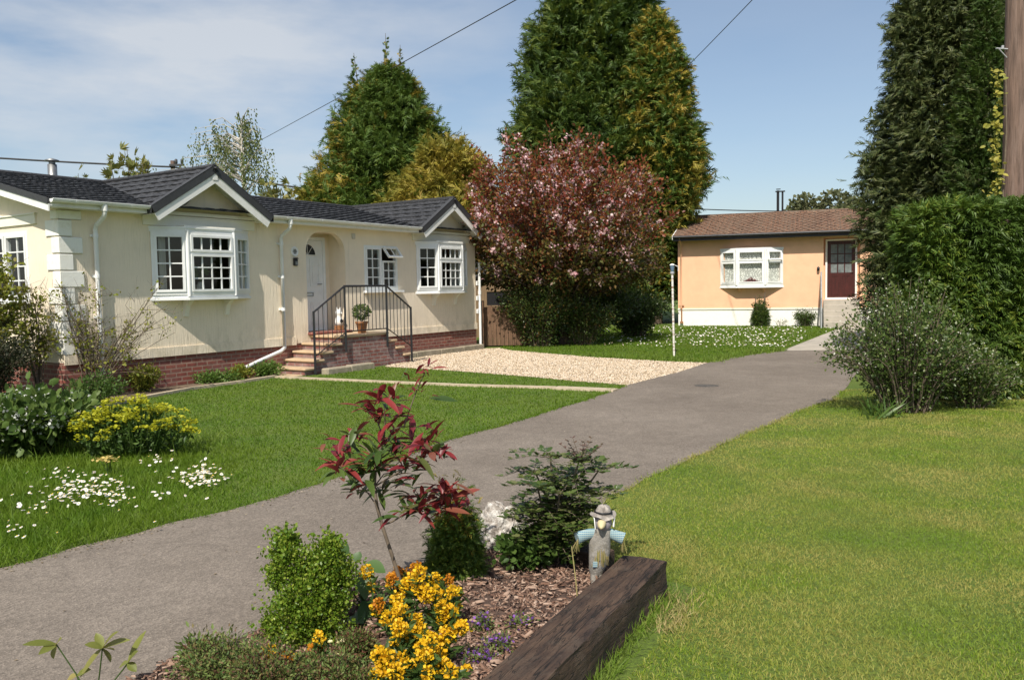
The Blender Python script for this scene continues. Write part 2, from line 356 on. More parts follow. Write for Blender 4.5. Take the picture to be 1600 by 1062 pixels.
def inpoly(P,poly):
    x,y=P[:,0],P[:,1]; ins=np.zeros(len(P),bool); n=len(poly); j=n-1
    for i in range(n):
        xi,yi=poly[i][:2];xj,yj=poly[j][:2]
        c=((yi>y)!=(yj>y))&(x<(xj-xi)*(y-yi)/((yj-yi) if yj!=yi else 1e-9)+xi); ins^=c; j=i
    return ins
def smooth_poly(pts,k=6):
    out=[];n=len(pts)
    for i in range(n-1):
        p0=np.array(pts[max(0,i-1)]);p1=np.array(pts[i]);p2=np.array(pts[i+1]);p3=np.array(pts[min(n-1,i+2)])
        for t in np.linspace(0,1,k,endpoint=False):
            out.append(tuple(.5*((2*p1)+(p2-p0)*t+(2*p0-5*p1+4*p2-p3)*t*t+(3*p1-p0-3*p2+p3)*t**3)))
    out.append(tuple(pts[-1])); return out
def sheet(name,poly,z,m,kind='structure'):
    # triangulated polygon
    from mathutils.geometry import tessellate_polygon
    vs=[Vector((p[0],p[1],0)) for p in poly]; tr=tessellate_polygon([vs])
    b=MB(); fs=[]
    for t in tr:
        a,bb,c=[vs[i] for i in t]
        fs.append(tuple(t) if (bb-a).cross(c-a).z>0 else tuple(reversed(t)))
    b.add([(p[0],p[1],z) for p in poly],fs); o=b.build(name,m)
    if kind: o['kind']=kind
    return o
# ------------------------------------------------------------------ setting: ground, drive, gravel, path
b=MB(); S=300
nx=12; b.add([(-S,-S,0),(S,-S,0),(S,S,0),(-S,S,0)],[(0,1,2,3)]); g=b.build('ground',M['turf']); g['kind']='structure'
left_edge=smooth_poly([(-3.9,4.0),g2(0,888),g2(150,849),g2(229,828),g2(420,781),g2(489,758),g2(600,727),g2(687,692),g2(800,661),g2(930,620),g2(985,601),g2(1050,583),g2(1105,567),g2(1160,556),g2(1222,548)],5)
right_edge=smooth_poly([(8.6,20.2),(7.7,17.4),(6.4,15.2),g2(1310,620),g2(1258,640),g2(1150,686),g2(1045,733),g2(965,772),g2(905,815),g2(850,850)],5)
wob=lambda pts,a:[(x+a*math.sin(7.3*y+3*x)+a*.7*math.sin(17*y-5*x),y+a*.6*math.sin(9*x+4*y)) for x,y in pts]
left_edge=wob(left_edge,.018); right_edge=wob(right_edge,.018)
drive=[(-3.9,-3),]+left_edge+[g2(1300,547)]+right_edge+[(.1,4.6),(.1,-3)]
sheet('driveway',drive,.006,M['tarmac'])
gravel_poly=[g2(600,573),g2(700,579),g2(830,589),g2(900,596),g2(980,602),g2(1020,592),g2(1060,582),g2(1105,567),g2(1040,565),g2(920,558),g2(800,548),(-.35,22.35),(-.95,22.2),g2(690,553),g2(640,561)]
sheet('gravel_patch',gravel_poly,.004,M['gravel'])
path_poly=[g2(1222,548.3),g2(1300,547.5),(8.5,19.6),(12.9,29.2),(11.9,29.6),(10.9,28.0)]
sheet('concrete_path',path_poly,.010,M['conc'])
# soil strip along the house
HB=np.array([-0.951,22.271,0.]); HU=np.array([.5452,.8383,0]); HV=np.array([-.8383,.5452,0]); HA=math.atan2(.8383,.5452)
def hp(u,v,z=0): p=HB+HU*u+HV*v; return (float(p[0]),float(p[1]),float(p[2]+z))
edge_line=[hp(-12.2,-1.3)[:2],g2(150,640),g2(230,622),g2(300,609),g2(380,598),g2(430,590)]
soil_poly=edge_line+[hp(-7.2,-.02)[:2],hp(-11.1,-.02)[:2],hp(-13.5,.4)[:2]]
sheet('soil_border',soil_poly,.005,M['soil'])

# ------------------------------------------------------------------ shared building pieces
def wall_holes(b,W0,W1,Z0,Z1,holes,depth=.12,y=0):
    """wall in the x-z plane at y with rectangular openings and reveals"""
    xs=sorted(set([W0,W1]+[h[0] for h in holes]+[h[2] for h in holes])); zs=sorted(set([Z0,Z1]+[h[1] for h in holes]+[h[3] for h in holes]))
    for i in range(len(xs)-1):
        for j in range(len(zs)-1):
            cx,cz=(xs[i]+xs[i+1])/2,(zs[j]+zs[j+1])/2
            if any(h[0]<cx<h[2] and h[1]<cz<h[3] for h in holes): continue
            b.add([(xs[i],y,zs[j]),(xs[i+1],y,zs[j]),(xs[i+1],y,zs[j+1]),(xs[i],y,zs[j+1])],[(0,1,2,3)])
    for x0,z0,x1,z1 in holes:
        b.add([(x0,y,z0),(x1,y,z0),(x1,y+depth,z0),(x0,y+depth,z0)],[(0,1,2,3)])
        b.add([(x0,y,z1),(x1,y,z1),(x1,y+depth,z1),(x0,y+depth,z1)],[(3,2,1,0)])
        b.add([(x0,y,z0),(x0,y+depth,z0),(x0,y+depth,z1),(x0,y,z1)],[(0,1,2,3)])
        b.add([(x1,y,z0),(x1,y+depth,z0),(x1,y+depth,z1),(x1,y,z1)],[(3,2,1,0)])
def frame_ring(b,x0,z0,x1,z1,w,y0,y1):
    b.box((x0,y0,z0),(x1,y1,z0+w)); b.box((x0,y0,z1-w),(x1,y1,z1)); b.box((x0,y0,z0+w),(x0+w,y1,z1-w)); b.box((x1-w,y0,z0+w),(x1,y1,z1-w))
def window_unit(parent,Mx,w,h,lights,frame_w=.055,bars=True,glass='glass'):
    """lights: (x0,z0,x1,z1,cols,rows). local x to the right, z up, -y outward"""
    f=MB(); f.M=Mx; p=MB(); p.M=Mx
    frame_ring(f,0,0,w,h,frame_w,-.03,.05)
    for (x0,z0,x1,z1,c,r) in lights:
        frame_ring(f,x0,z0,x1,z1,.042,-.048,.03)
        gx0,gz0,gx1,gz1=x0+.042,z0+.042,x1-.042,z1-.042
        p.add([(gx0,-.004,gz0),(gx1,-.004,gz0),(gx1,-.004,gz1),(gx0,-.004,gz1)],[(0,1,2,3)])
        if bars:
            for i in range(1,c): x=gx0+(gx1-gx0)*i/c; f.box((x-.011,-.016,gz0),(x+.011,.008,gz1))
            for j in range(1,r): z=gz0+(gz1-gz0)*j/r; f.box((gx0,-.0155,z-.011),(gx1,.0075,z+.011))
    # mullions filling between lights
    xs=sorted(set(round(l[2],3) for l in lights))
    for l in lights:
        for k in lights:
            if l is not k and 0<k[0]-l[2]<.2: f.box((l[2],-.026,.05),(k[0],.045,h-.05))
            if l is not k and 0<k[1]-l[3]<.2: f.box((l[0],-.025,l[3]),(l[2],.044,k[1]))
    f.build('frame',M['white'],parent); p.build('pane',M[glass],parent)
def rotz(a): return Matrix.Rotation(a,4,'Z')
def facet(p0,p1,z):   # transform: x from p0 to p1, z up, -y outward (to the right-hand side when walking p0->p1 reversed)
    a=math.atan2(p1[1]-p0[1],p1[0]-p0[0]); return Matrix.Translation((p0[0],p0[1],z))@rotz(a), math.hypot(p1[0]-p0[0],p1[1]-p0[1])
def tiled_plane(b,o,ax,up,W,Ls,course=.2,wave=.30,amp=.010,step=.022,dx=.05):
    """roof slope built of stepped wavy courses; o = lower left corner, ax along eave, up up the slope"""
    ax=Vector(ax).normalized(); up=Vector(up).normalized(); nn=ax.cross(up); o=Vector(o)
    nc=int(round(Ls/course)); course=Ls/nc; nxn=int(W/dx)+1
    for c in range(nc):
        vs=[];off=(c%2)*wave*.5
        rnd=[random.uniform(-.004,.004) for _ in range(int(W/wave)+3)]
        for (s,h) in ((0,0.),(0.,step),(course,.002)):
            for i in range(nxn):
                x=min(W,i*dx); ph=(x+off)/wave; t=ph-math.floor(ph)
                wv=amp*(.5+.5*math.cos(2*PI*t)) + (.006 if t<.5 else 0)+rnd[int(ph)]
                sl=c*course+s+(-.012*(1 if t<.5 else 0) if s==0 else 0)
                vs.append(tuple(o+ax*x+up*sl+nn*(h+wv*(1 if h>0 else .3))))
        fs=[]
        for r in range(2):
            for i in range(nxn-1): a=r*nxn+i; fs.append((a,a+1,a+nxn+1,a+nxn))
        b.add(vs,fs)
    b.add([tuple(o),tuple(o+ax*W),tuple(o+ax*W+up*Ls),tuple(o+up*Ls)],[(0,1,2,3)])  # deck under the tiles

# ------------------------------------------------------------------ cream park home
house=thing('park_home','cream rendered single storey home with dark roof, white bay windows and red brick base','house',(float(HB[0]),float(HB[1]),0),HA)
XL=-11.1; DEP=6.1; ZB=.57; ZE=3.02; RZ=3.86; YR=3.05
bays=[(-9.54,-7.50),(-2.46,-.42)]
BZ0,BZ1=1.58,2.76
wz0,wz1=1.62,2.64
holes=[(bx0+.12,BZ0+.04,bx1-.12,BZ1-.06) for bx0,bx1 in bays]+[(-4.28,wz0,-3.15,wz1)]
# door arch opening: rectangle part and arched head
AX0,AX1=-6.01,-4.88; AZ=2.87; AR=.42
b=MB()
wall_holes(b,XL,0,ZB,ZE,holes+[(AX0,.72,AX1,AZ)],.14)
# arch spandrels (rounded top corners)
for side in (0,1):
    cx=AX0+AR if side==0 else AX1-AR; cz=AZ-AR; pts=[]
    for k in range(11):
        a=PI/2*k/10; pts.append((cx+(-1 if side==0 else 1)*AR*math.cos(a),cz+AR*math.sin(a)))
    corner=(AX0 if side==0 else AX1,AZ)
    poly=[corner]+(pts if side==1 else pts[::-1])
    n=len(poly); vs=[(x,0,z) for x,z in poly]+[(x,.14,z) for x,z in poly]
    b.add(vs,[tuple(range(n)) if side==1 else tuple(range(n))]+[(i,i+1,n+i+1,n+i) for i in range(1,n-1)])
# recess behind the arch
RD=.50
b.add([(AX0,.14,.72),(AX0,RD,.72),(AX0,RD,AZ),(AX0,.14,AZ)],[(0,1,2,3)])
b.add([(AX1,.14,.72),(AX1,RD,.72),(AX1,RD,AZ),(AX1,.14,AZ)],[(3,2,1,0)])
b.add([(AX0,.14,AZ),(AX1,.14,AZ),(AX1,RD,AZ),(AX0,RD,AZ)],[(3,2,1,0)])
b.add([(AX0,RD,.72),(AX1,RD,.72),(AX1,RD,AZ),(AX0,RD,AZ)],[(0,1,2,3)])
b.add([(AX0,0,.72),(AX1,0,.72),(AX1,RD,.72),(AX0,RD,.72)],[(0,1,2,3)])
# end wall (left) with window opening, built in rotated frame: x along depth
bM=b.M; b.M=Matrix.Translation((XL,DEP,0))@rotz(-PI/2)   # local x runs from back to front
EW=(DEP-2.35,1.56,DEP-.93,2.68)
wall_holes(b,0,DEP,ZB,ZE+.02,[EW],.14)
b.add([(0,0,ZE+.02),(DEP,0,ZE+.02),(DEP/2,0,RZ-.08)],[(0,1,2)])
b.M=bM
b.add([(0,0,ZB),(0,DEP,ZB),(0,DEP,ZE),(0,DEP/2,RZ-.08),(0,0,ZE)],[(0,1,2,3,4)])
b.add([(XL,DEP,ZB),(0,DEP,ZB),(0,DEP,ZE),(XL,DEP,ZE)],[(3,2,1,0)])
b.build('wall',M['cream'],house)
b=MB()  # inner rooms
b.box((XL+.15,2.7,ZB+.05),(-.15,2.75,2.95)); b.box((XL+.15,.16,ZB-.02),(-.15,2.7,ZB+.04)); b.box((XL+.15,.16,2.9),(-.15,2.7,2.94))
b.box((-6.15,.16,.6),(-6.10,2.7,2.9)); b.box((-4.80,.16,.6),(-4.75,2.7,2.9)); b.box((-2.9,.16,.6),(-2.85,2.7,2.9)); b.box((-6.1,RD+.05,.6),(-4.8,RD+.1,2.9))
b.box((XL+.12,.16,.6),(XL+.14,.8,2.9)); b.box((XL+.12,2.45,.6),(XL+.14,2.7,2.9)); b.box((-.14,.16,.6),(-.12,2.7,2.9))
b.build('interior',M['inside'],house)
b=MB()
b.box((XL-.01,.012,0),(.01,DEP-.01,ZB-.004)); b.build('brick_plinth',M['brick'],house)
b=MB(); # render base moulding
b.box((XL-.02,-.022,ZB-.03),(AX0-.35,0,ZB+.13)); b.box((AX1+.35,-.022,ZB-.03),(.02,0,ZB+.13)); b.build('base_moulding',M['cream'],house)
# main roof
sl=math.hypot(YR+.3,RZ-3.1)
b=MB(); up=Vector((0,YR+.3,RZ-3.10))
tiled_plane(b,(XL-.3,-.30,3.10),(1,0,0),up,-XL+.6,sl,.105,.33,.006,.012)
tiled_plane(b,(.3,DEP+.3,3.10),(-1,0,0),(0,-(YR+.3),RZ-3.10),-XL+.6,sl,.21,.33,dx=.165)
b.smooth=True; b.tube([(XL-.3,YR,RZ+.0),(.3,YR,RZ+.0)],.06,8); b.smooth=False
roof=b.build('roof',M['tile'],house)
# gable dormers over the bays
for gx in (-8.48,-1.40):
    b=MB(); hw=1.27; gz=3.06; gs=math.hypot(hw,RZ-gz)
    tiled_plane(b,(gx-hw,YR-.02,gz),(0,-1,0),(hw,0,RZ-gz),YR+.36,gs,.21,.33,.008,.024)
    tiled_plane(b,(gx+hw,-.38,gz),(0,1,0),(-hw,0,RZ-gz),YR+.36,gs,.21,.33,.008,.024)
    b.tube([(gx,-.40,RZ+.012),(gx,YR,RZ+.012)],.055,8)
    b.build('gable_roof',M['tile'],roof)
    # dark verge trim and white barge boards
    t=MB(); w=MB()
    for s in (-1,1):
        a=Vector((gx,0,RZ+.035)); e=Vector((gx+s*(hw+.02),0,gz+.02))
        d=(e-a); nrm=Vector((-d.z,0,d.x)).normalized()*(1 if s<0 else -1)
        if nrm.z>0: nrm=-nrm
        def board(bb,off0,off1,y0,y1):
            q=[a+nrm*off0,e+nrm*off0,e+nrm*off1,a+nrm*off1]
            q[0]=q[0]+d.normalized()*0; 
            bb.prismY([(p.x,p.z) for p in (q if s>0 else q[::-1])],y0,y1)
        board(t,-.01,.125,-.415,-.375); board(t,-.012,.01,-.415,-.30)
        board(w,.125,.265,-.40,-.375)
        t.box((gx+s*(hw+.02)-.004,-.413,gz-.09),(gx+s*(hw+.02)+.004,-.30,gz+.02))
        board(w,.13,.15,-.375,.0)     # soffit under the verge
    w.box((gx-.05,-.408,RZ-.225),(gx+.05,-.40,RZ-.10))
    t.lathe([(.0,-.0),(.028,0),(.028,.03),(0,.03)],8,(gx,-.43,RZ-.03))
    t.build('verge_trim',M['tiletrim'],roof); w.build('barge_board',M['whitepaint'],roof)
    b=MB(); b.prismY([(gx-hw+.08,ZE),(gx+hw-.08,ZE),(gx,RZ-.10)],-.03,-.002); b.build('gable_panel',M['cream'],house)
    b=MB(); b.box((gx-hw+.12,-.075,ZE-.02),(gx+hw-.12,0,ZE+.04)); b.build('gable_ledge',M['cream2'],house)
# cable on first gable
b=MB(); b.tube([(-9.5,-.045,3.12),(-9.1,-.045,3.14),(-8.85,-.05,3.2),(-8.65,-.05,3.38),(-8.5,-.05,3.6)],.006,5); b.build('cable',M['cable'],house)
# end gable rake boards
t=MB(); w=MB()
for s in (0,1):
    p0=(YR,RZ+.03); p1=(-.31,3.10) if s==0 else (DEP+.31,3.10)
    q=[p0,p1,(p1[0],p1[1]-.09),(p0[0],p0[1]-.09)]; t.prismX(q if s else q[::-1],XL-.32,XL-.28)
    q=[(p0[0],p0[1]-.09),(p1[0],p1[1]-.09),(p1[0],p1[1]-.20),(p0[0],p0[1]-.20)]; w.prismX(q if s else q[::-1],XL-.305,XL-.285)
    q=[(p0[0],p0[1]-.10),(p1[0],p1[1]-.10),(p1[0],p1[1]-.115),(p0[0],p0[1]-.115)]; w.prismX(q if s else q[::-1],XL-.285,XL)
    q=[p0,p1,(p1[0],p1[1]-.19),(p0[0],p0[1]-.19)]; w2=MB(); w2.prismX(q if s else q[::-1],.29,.31); w2.build('barge_board',M['whitepaint'],roof)
t.build('verge_trim',M['tiletrim'],roof); w.build('barge_board',M['whitepaint'],roof)
# soffit, fascia, gutters
segs=[(XL-.28,-9.77),(-7.19,-2.69)]
for x0,x1 in segs:
    b=MB(); b.prismX([(-.30,2.97),(0,2.975),(0,2.99),(-.275,2.99),(-.275,3.085),(-.30,3.085)][::-1],x0,x1)
    b.build('fascia',M['whitepaint'],house)
for x0,x1 in segs:
    b=MB(); n=10; pr=[]
    for k in range(n+1):
        a=PI+PI*k/n; pr.append((-.355+.055*math.cos(a),3.085+.055*math.sin(a)))
    vs=[(x0,y,z) for y,z in pr]+[(x1,y,z) for y,z in pr]+[(x0,y*1+.0,z+.006) for y,z in pr]+[(x1,y,z+.006) for y,z in pr]; m=n+1
    b.add(vs,[(i,i+1,m+i+1,m+i) for i in range(n)]+[(2*m+i,3*m+i,3*m+i+1,2*m+i+1) for i in range(n)],True)
    b.add([(x0-.003,y,z) for y,z in pr],[tuple(range(m))]); b.add([(x1+.003,y,z) for y,z in pr],[tuple(range(m-1,-1,-1))])
    b.box((x0,-.414,3.08),(x1,-.402,3.092))
    k=x0+.35
    while k<x1-.1:
        q=[(-.355+.062*math.cos(PI+PI*i/8),3.086+.062*math.sin(PI+PI*i/8)) for i in range(9)]
        b.prismX(q[::-1],k,k+.045); k+=.92
    b.build('gutter',M['white'],house)
def downpipe(x,zb,kick=None,jog=.35):
    b=MB()
    b.tube([(x,-.355,3.05),(x,-.355,2.93),(x,-.33,2.87),(x,-.10,2.74),(x,-.07,2.68),(x,-.07,zb+.08),]+(kick or [(x,-.09,zb+.02),(x,-.14,zb-.03)]),.036,10)
    for z in (2.55,1.9,1.25): 
        if z>zb: b.tube([(x,-.07,z),(x,-.07,z+.06)],.043,10); b.box((x-.06,-.04,z+.01),(x+.06,0,z+.05))
    b.tube([(x,-.355,2.95),(x,-.355,3.05)],.05,10)
    b.build('downpipe',M['white'],house)
downpipe(-10.55,.10)
downpipe(-6.72,.42,[(-6.73,-.08,.51),(-6.85,-.10,.45),(-7.45,-.14,.30),(-8.08,-.19,.13)])
b=MB(); b.tube([(.10,-.06,2.3),(.10,-.06,.1)],.036,10); b.tube([(.10,-.06,1.45),(.10,-.06,1.55)],.045,10); b.build('downpipe',M['white'],house)
b=MB(); b.tube([(.22,.02,1.9),(.22,.02,.5)],.028,8); b.build('downpipe',M['white'],house)
for z in (.95,1.3,1.7): b=MB(); b.bbox((-.02,-.06,z),(.16,-.02,z+.12)); b.build('meter_box',M['white'],house)
# quoins on the left front corner
b=MB()
z=ZB+.13; k=0
while z<2.95:
    h=.265; lw=.36 if k%2==0 else .20; zt=min(z+h-.012,2.96)
    r=random.uniform(.0,.004)
    b.bbox((XL-.022-r,-.022-r,z),(XL+lw,-.001,zt),.009)
    b.bbox((XL-.021-r,-.001,z+.001),(XL-.0,(.56-lw),zt-.001),.012)
    z+=h; k+=1
M['quoinw']=mat('white_quoin_stone',(.84,.83,.77),.75,.06,5,30,.4,.006,dirt=(.68,.65,.55),ds=5); b.build('quoin',M['quoinw'],house)
# bay windows
def bay(bx0,bx1,idx):
    P=.26; f=.53
    pts=[(bx0,0),(bx0+f,-P),(bx1-f,-P),(bx1,0)]
    bay=MB()
    e=lambda d:[(bx0-d,.0),(bx0+f-d*.4,-P-d),(bx1-f+d*.4,-P-d),(bx1+d,.0)]
    bay.prism(e(.02),BZ1-.06,BZ1+.0); bay.prism(e(.035),BZ1+.0,BZ1+.03)
    bb2=MB(); bb2.prism(e(.01),BZ0-.02,BZ0+.03)
    o=bay.build('bay_window',M['white'],house); bb2.build('base_board',M['white'],o)
    s=MB(); s.prism(e(.05),BZ0-.065,BZ0-.02); s.build('sill',M['white'],o)
    t=MB(); t.box((bx0-.14,-.035,BZ1+.045),(bx1+.16,0,BZ1+.20)); t.box((bx0-.16,-.055,BZ1+.2),(bx1+.18,0,BZ1+.225)); t.box((bx0+f-.05,-.27,BZ1+.03),(bx1-f+.05,0,BZ1+.055)); t.build('header_trim',M['cream2'],o)
    h=BZ1-.06-(BZ0+.03); fw=.055
    for i in range(3):
        Mx,w=facet(pts[i],pts[i+1],BZ0+.03)
        if i==1: lights=[(.05,.05,w-.05,h-.38,4,3),(.05,h-.34,w-.05,h-.045,4,1)]
        else: lights=[(.05,.05,w-.05,h-.05,2,4)]
        window_unit(o,Mx,w,h,lights)
    
    for p in pts[1:3]: c=MB(); c.tube([(p[0],p[1]-.012,BZ0),(p[0],p[1]-.012,BZ1-.03)],.036,8); c.build('corner_post',M['white'],o)
    for x in (bx0+.62,bx1-.55):
        k=MB(); k.prismX([(0,BZ0-.065),(0,BZ0-.36),(-.045,BZ0-.36),(-.06,BZ0-.28),(-.10,BZ0-.17),(-.2,BZ0-.09),(-.2,BZ0-.065)],x-.045,x+.045); k.build('bracket',M['cream2'],o)
    for x0,x1 in ((bx0+.16,bx0+.30),(bx1-.34,bx1-.16)) if idx==0 else ((bx1-.62,bx1-.18),):
        n=14; vs=[]; cu=MB()
        for i in range(n+1):
            x=x0+(x1-x0)*i/n; y=.02+.02*math.sin(i*1.9); vs+=[(x,y,BZ0+.05),(x,y,BZ1-.07)]
        cu.add(vs,[(2*i,2*i+2,2*i+3,2*i+1) for i in range(n)],True)
        cu.build('curtain',M['curtain'],o)
    return o
for i,(x0,x1) in enumerate(bays): bay(x0,x1,i)
vp=house_thing0=thing('vase_plant','pale vase with a leafy plant on the sill inside the largest cream house bay window','vase',hp(-8.62,-.06,BZ0+.03),HA)
b=MB(); b.lathe([(.05,0),(.075,.08),(.07,.16),(.045,.2),(.05,.22),(.03,.21)],14); b.build('vase',M['curtain'],vp)
M['vaseleaf']=leafmat('house_plant_leaf',[(.06,.12,.03),(.12,.19,.05)],.5,.3)
lv=Leaves(); n=46; d=rdir(n,.5); lv.add(OVAL,d*[.13,.05,.12]*rng.uniform(.3,1,(n,1))+[0,0,.36],d*[1,.5,1],.09); lv.build('leaves',M['vaseleaf'],vp); b=MB()
for k in range(6): a=k*1.05; b.tube([(0,0,.2),(.06*math.cos(a),.02*math.sin(a),.38)],.004,4)
b.build('stems',M['vaseleaf'],vp)
# plain window with a propped-open top light
W0,W1=-4.28,-3.15; w=W1-W0; h=wz1-wz0
win=MB(); win.box((W0-.06,-.11,wz0-.05),(W1+.10,.02,wz0)); win=win.build('window',M['white'],house); win['label']='two light window with its small top light propped open'
window_unit(win,Matrix.Translation((W0,.03,wz0)),w,h,[(.05,.05,.545,h-.05,2,4),(.595,.05,w-.05,h-.34,2,3)])
f=MB(); f.M=Matrix.Translation((W0+.595,-.02,wz1-.04))@Matrix.Rotation(math.radians(-38),4,'X'); ww=w-.595-.04
frame_ring(f,0,-.30,ww,0,.045,-.03,.01); f.box((ww*.5-.01,-.018,-.26),(ww*.5+.01,0,-.04)); f.box((ww/3-.008,-.018,-.26),(ww/3+.008,0,-.04))if 0 else None
f.build('top_light',M['white'],win); f2=MB(); f2.M=f.M; f2.add([(.04,-.01,-.26),(ww-.04,-.01,-.26),(ww-.04,-.01,-.04),(.04,-.01,-.04)],[(0,1,2,3)]); f2.build('pane',M['glass'],win)
# end wall window
Mx=Matrix.Translation((XL,2.35,1.56))@rotz(-PI/2)
win=MB(); win.M=Mx; win.box((-.06,-.08,-.05),(1.48,.02,0)); hd=MB(); hd.M=Mx; hd.box((-.30,-.03,1.22),(1.72,0,1.37)); hd.box((-.32,-.05,1.37),(1.74,0,1.395)); win=win.build('window',M['white'],house); hd.build('header_trim',M['cream2'],win)
Mx2=Mx@Matrix.Translation((0,.02,0)); window_unit(win,Mx2,1.42,1.12,[(.05,.05,.685,1.07,2,4),(.735,.05,1.37,1.07,2,4)])
# front door
d=MB(); DX0,DX1=AX0+.02,AX0+.90
d.box((DX0,RD-.045,.78),(DX1,RD-.005,2.72))
d.cur=0
for (x0,x1,z0,z1) in ((.10,.38,.14,.62),(.50,.78,.14,.62),(.10,.38,.95,1.55),(.50,.78,.95,1.55)):
    frame_ring(d,DX0+x0,.78+z0,DX0+x1,.78+z1,.03,RD-.058,RD-.045); d.box((DX0+x0+.07,RD-.055,.78+z0+.07),(DX0+x1-.07,RD-.045,.78+z1-.07))
door=d.build('door',M['white'],house)
d=MB(); # fan light
cx,cz=DX0+.44,.78+1.62; pts=[(cx+.24*math.cos(PI*k/14),cz+.24*math.sin(PI*k/14)) for k in range(15)]
d.prismY(pts[::-1],RD-.052,RD-.047); d.build('fanlight',M['black'],door)
d=MB(); d.tube([(x,RD-.055,z) for x,z in pts]+[(pts[0][0],RD-.055,pts[0][1])],.014,6)
for k in (4,7,10): d.tube([(cx,RD-.056,cz),(pts[k][0],RD-.056,pts[k][1])],.007,4)
d.build('fanlight_trim',M['white'],door)
d=MB(); frame_ring(d,cx-.14,.78+.74,cx+.14,.78+.82,.015,RD-.06,RD-.045); d.build('letter_plate',M['lead'],door)
d=MB(); d.tube([(DX1-.08,RD-.05,1.78),(DX1-.08,RD-.09,1.78),(DX1-.2,RD-.09,1.78)],.011,6); d.build('handle',M['lead'],door)
d=MB(); d.box((DX1+.004,RD-.06,.74),(DX1+.075,RD-.002,2.79)); d.box((DX0,RD-.06,2.725),(DX1+.004,RD-.002,2.79)); d.box((DX0-.015,RD-.1,.735),(DX1+.07,RD-.004,.775)); d.build('door_frame',M['white'],house)
# plaque, door light, small vent, plates
d=MB(); px,pz=-6.32,2.44; d.M=Matrix.Translation((px,0,pz))@Matrix.Rotation(PI/2,4,'X'); d.lathe([(.095,0),(.10,.014),(.088,.024),(.080,.016),(.0,.016)],20); pl=d.build('wall_plaque',M['white'],house)
d=MB(); d.M=Matrix.Translation((px,-.017,pz))@Matrix.Rotation(PI/2,4,'X')
for k in range(6): a=2*PI*k/6; d.lathe([(.0,0),(.021,0),(.015,.008),(0,.01)],8,(.038*math.cos(a),.038*math.sin(a),0))
d.lathe([(.0,0),(.024,0),(.0,.012)],8); d.build('flower_relief',M['lead'],pl)
d=MB(); d.bbox((px-.05,-.05,2.15),(px+.05,-.001,2.29),.01); d.prismY([(px-.058,2.29),(px+.058,2.29),(px+.03,2.315),(px-.03,2.315)],-.06,-.001); wl=d.build('wall_light',M['black'],house)
d=MB(); d.box((px-.03,-.056,2.17),(px+.03,-.051,2.24)); d.build('lens',M['lead'],wl)
d=MB(); d.bbox((-4.66,-.03,2.76),(-4.56,-.0,2.88)); d.build('vent',M['curtain'],house)
# flue behind the ridge
d=MB(); d.lathe([(.085,0),(.085,.50),(.06,.50),(.06,.555),(.13,.56),(.13,.585),(.02,.62)],16,(-9.2,3.6,3.70)); d.build('flue_pipe',M['lead'],house)
# ------------------------------------------------------------------ brick steps with slab treads
def house_thing(name,label,cat,u,v,z=0,group=None): return thing(name,label,cat,hp(u,v,z),HA,group)
SX0,SX1=-5.95,-4.55; SV=-.86; PZ=.72
def off(b,u,v,z=0): b.M=Matrix.Translation((-u,-v,-z)); return b
st=house_thing('front_steps','weathered red brick steps with buff slab treads rising to the white front door','steps',SX0,SV)
b=off(MB(),SX0,SV)
b.box((SX0,SV,0),(SX1,-.012,PZ-.05))
steps=[]
for i in range(4):   # left flight
    z=PZ-.144*(i+1); x1=SX0-.25*i; x0=x1-.25; b.box((x0,SV+.001*i,0),(x1,-.013,z-.045)); steps.append((x0,x1,z))
for i in range(3):
    z=PZ-.17*(i+1); x0=SX1+.25*i; x1=x0+.25; b.box((x0,SV+.001*i,0),(x1,-.013,z-.045)); steps.append((x0,x1,z))
b.build('brickwork',M['stepbrick'],st)
b=off(MB(),SX0,SV)
b.bbox((SX0-.04,SV-.035,PZ-.048),(SX0+.70,-.012,PZ),.01); b.bbox((SX0+.707,SV-.035,PZ-.048),(SX1+.03,-.012,PZ-.001),.01); b.build('landing_slab',M['slab'],st)
for i,(x0,x1,z) in enumerate(steps):
    b=off(MB(),SX0,SV); 
    if x1<=SX0+.01: b.bbox((x0-.035,SV-.05,z-.045),(x1-.002,-.012,z),.01)
    else: b.bbox((x0+.002,SV-.05,z-.045),(x1+.035,-.012,z),.01)
    b.build('tread',M['slab'],st)
b=off(MB(),SX0,SV); b.bbox((AX0-.02,-.16,PZ+.002),(AX1+.03,.42,PZ+.055),.012); b.build('threshold',M['brick'],st)
b=MB(); o=hp(-7.15,-.8); sl_=house_thing('paving_slab','buff paving slab lying at the foot of the brick steps','slab',-7.2,-.45); b.bbox((-.26,-.42,-.02),(.2,.42,.03),.012); b.build('slab',M['slab'],sl_)
for x0,x1 in ((-6.62,-5.98),(-5.97,-5.28)):
    kb=house_thing('kerb_stone','mossy kerb stone along the foot of the brick steps, %s'%('nearest the buff slab' if x0<-6.5 else 'in front of the landing wall'),'kerb stone',(x0+x1)/2,SV-.20); b=MB(); b.bbox((-(x1-x0)/2,-.10,-.02),((x1-x0)/2,.10,.12 if x0<-6 else .13),.02); b.build('stone',M['greyslab'],kb)
kb=house_thing('stone_ledge','long low stone kerb against the brick base beside the gravel','kerb',-1.8,-.1)
for i in range(4):
    x0=-1.95+i*.94; b=MB(); b.bbox((x0+.006,-.15,-.02),(x0+.932,.05,.13+.006*(i%2)),.015); b.build('stone',M['greyslab'],kb)
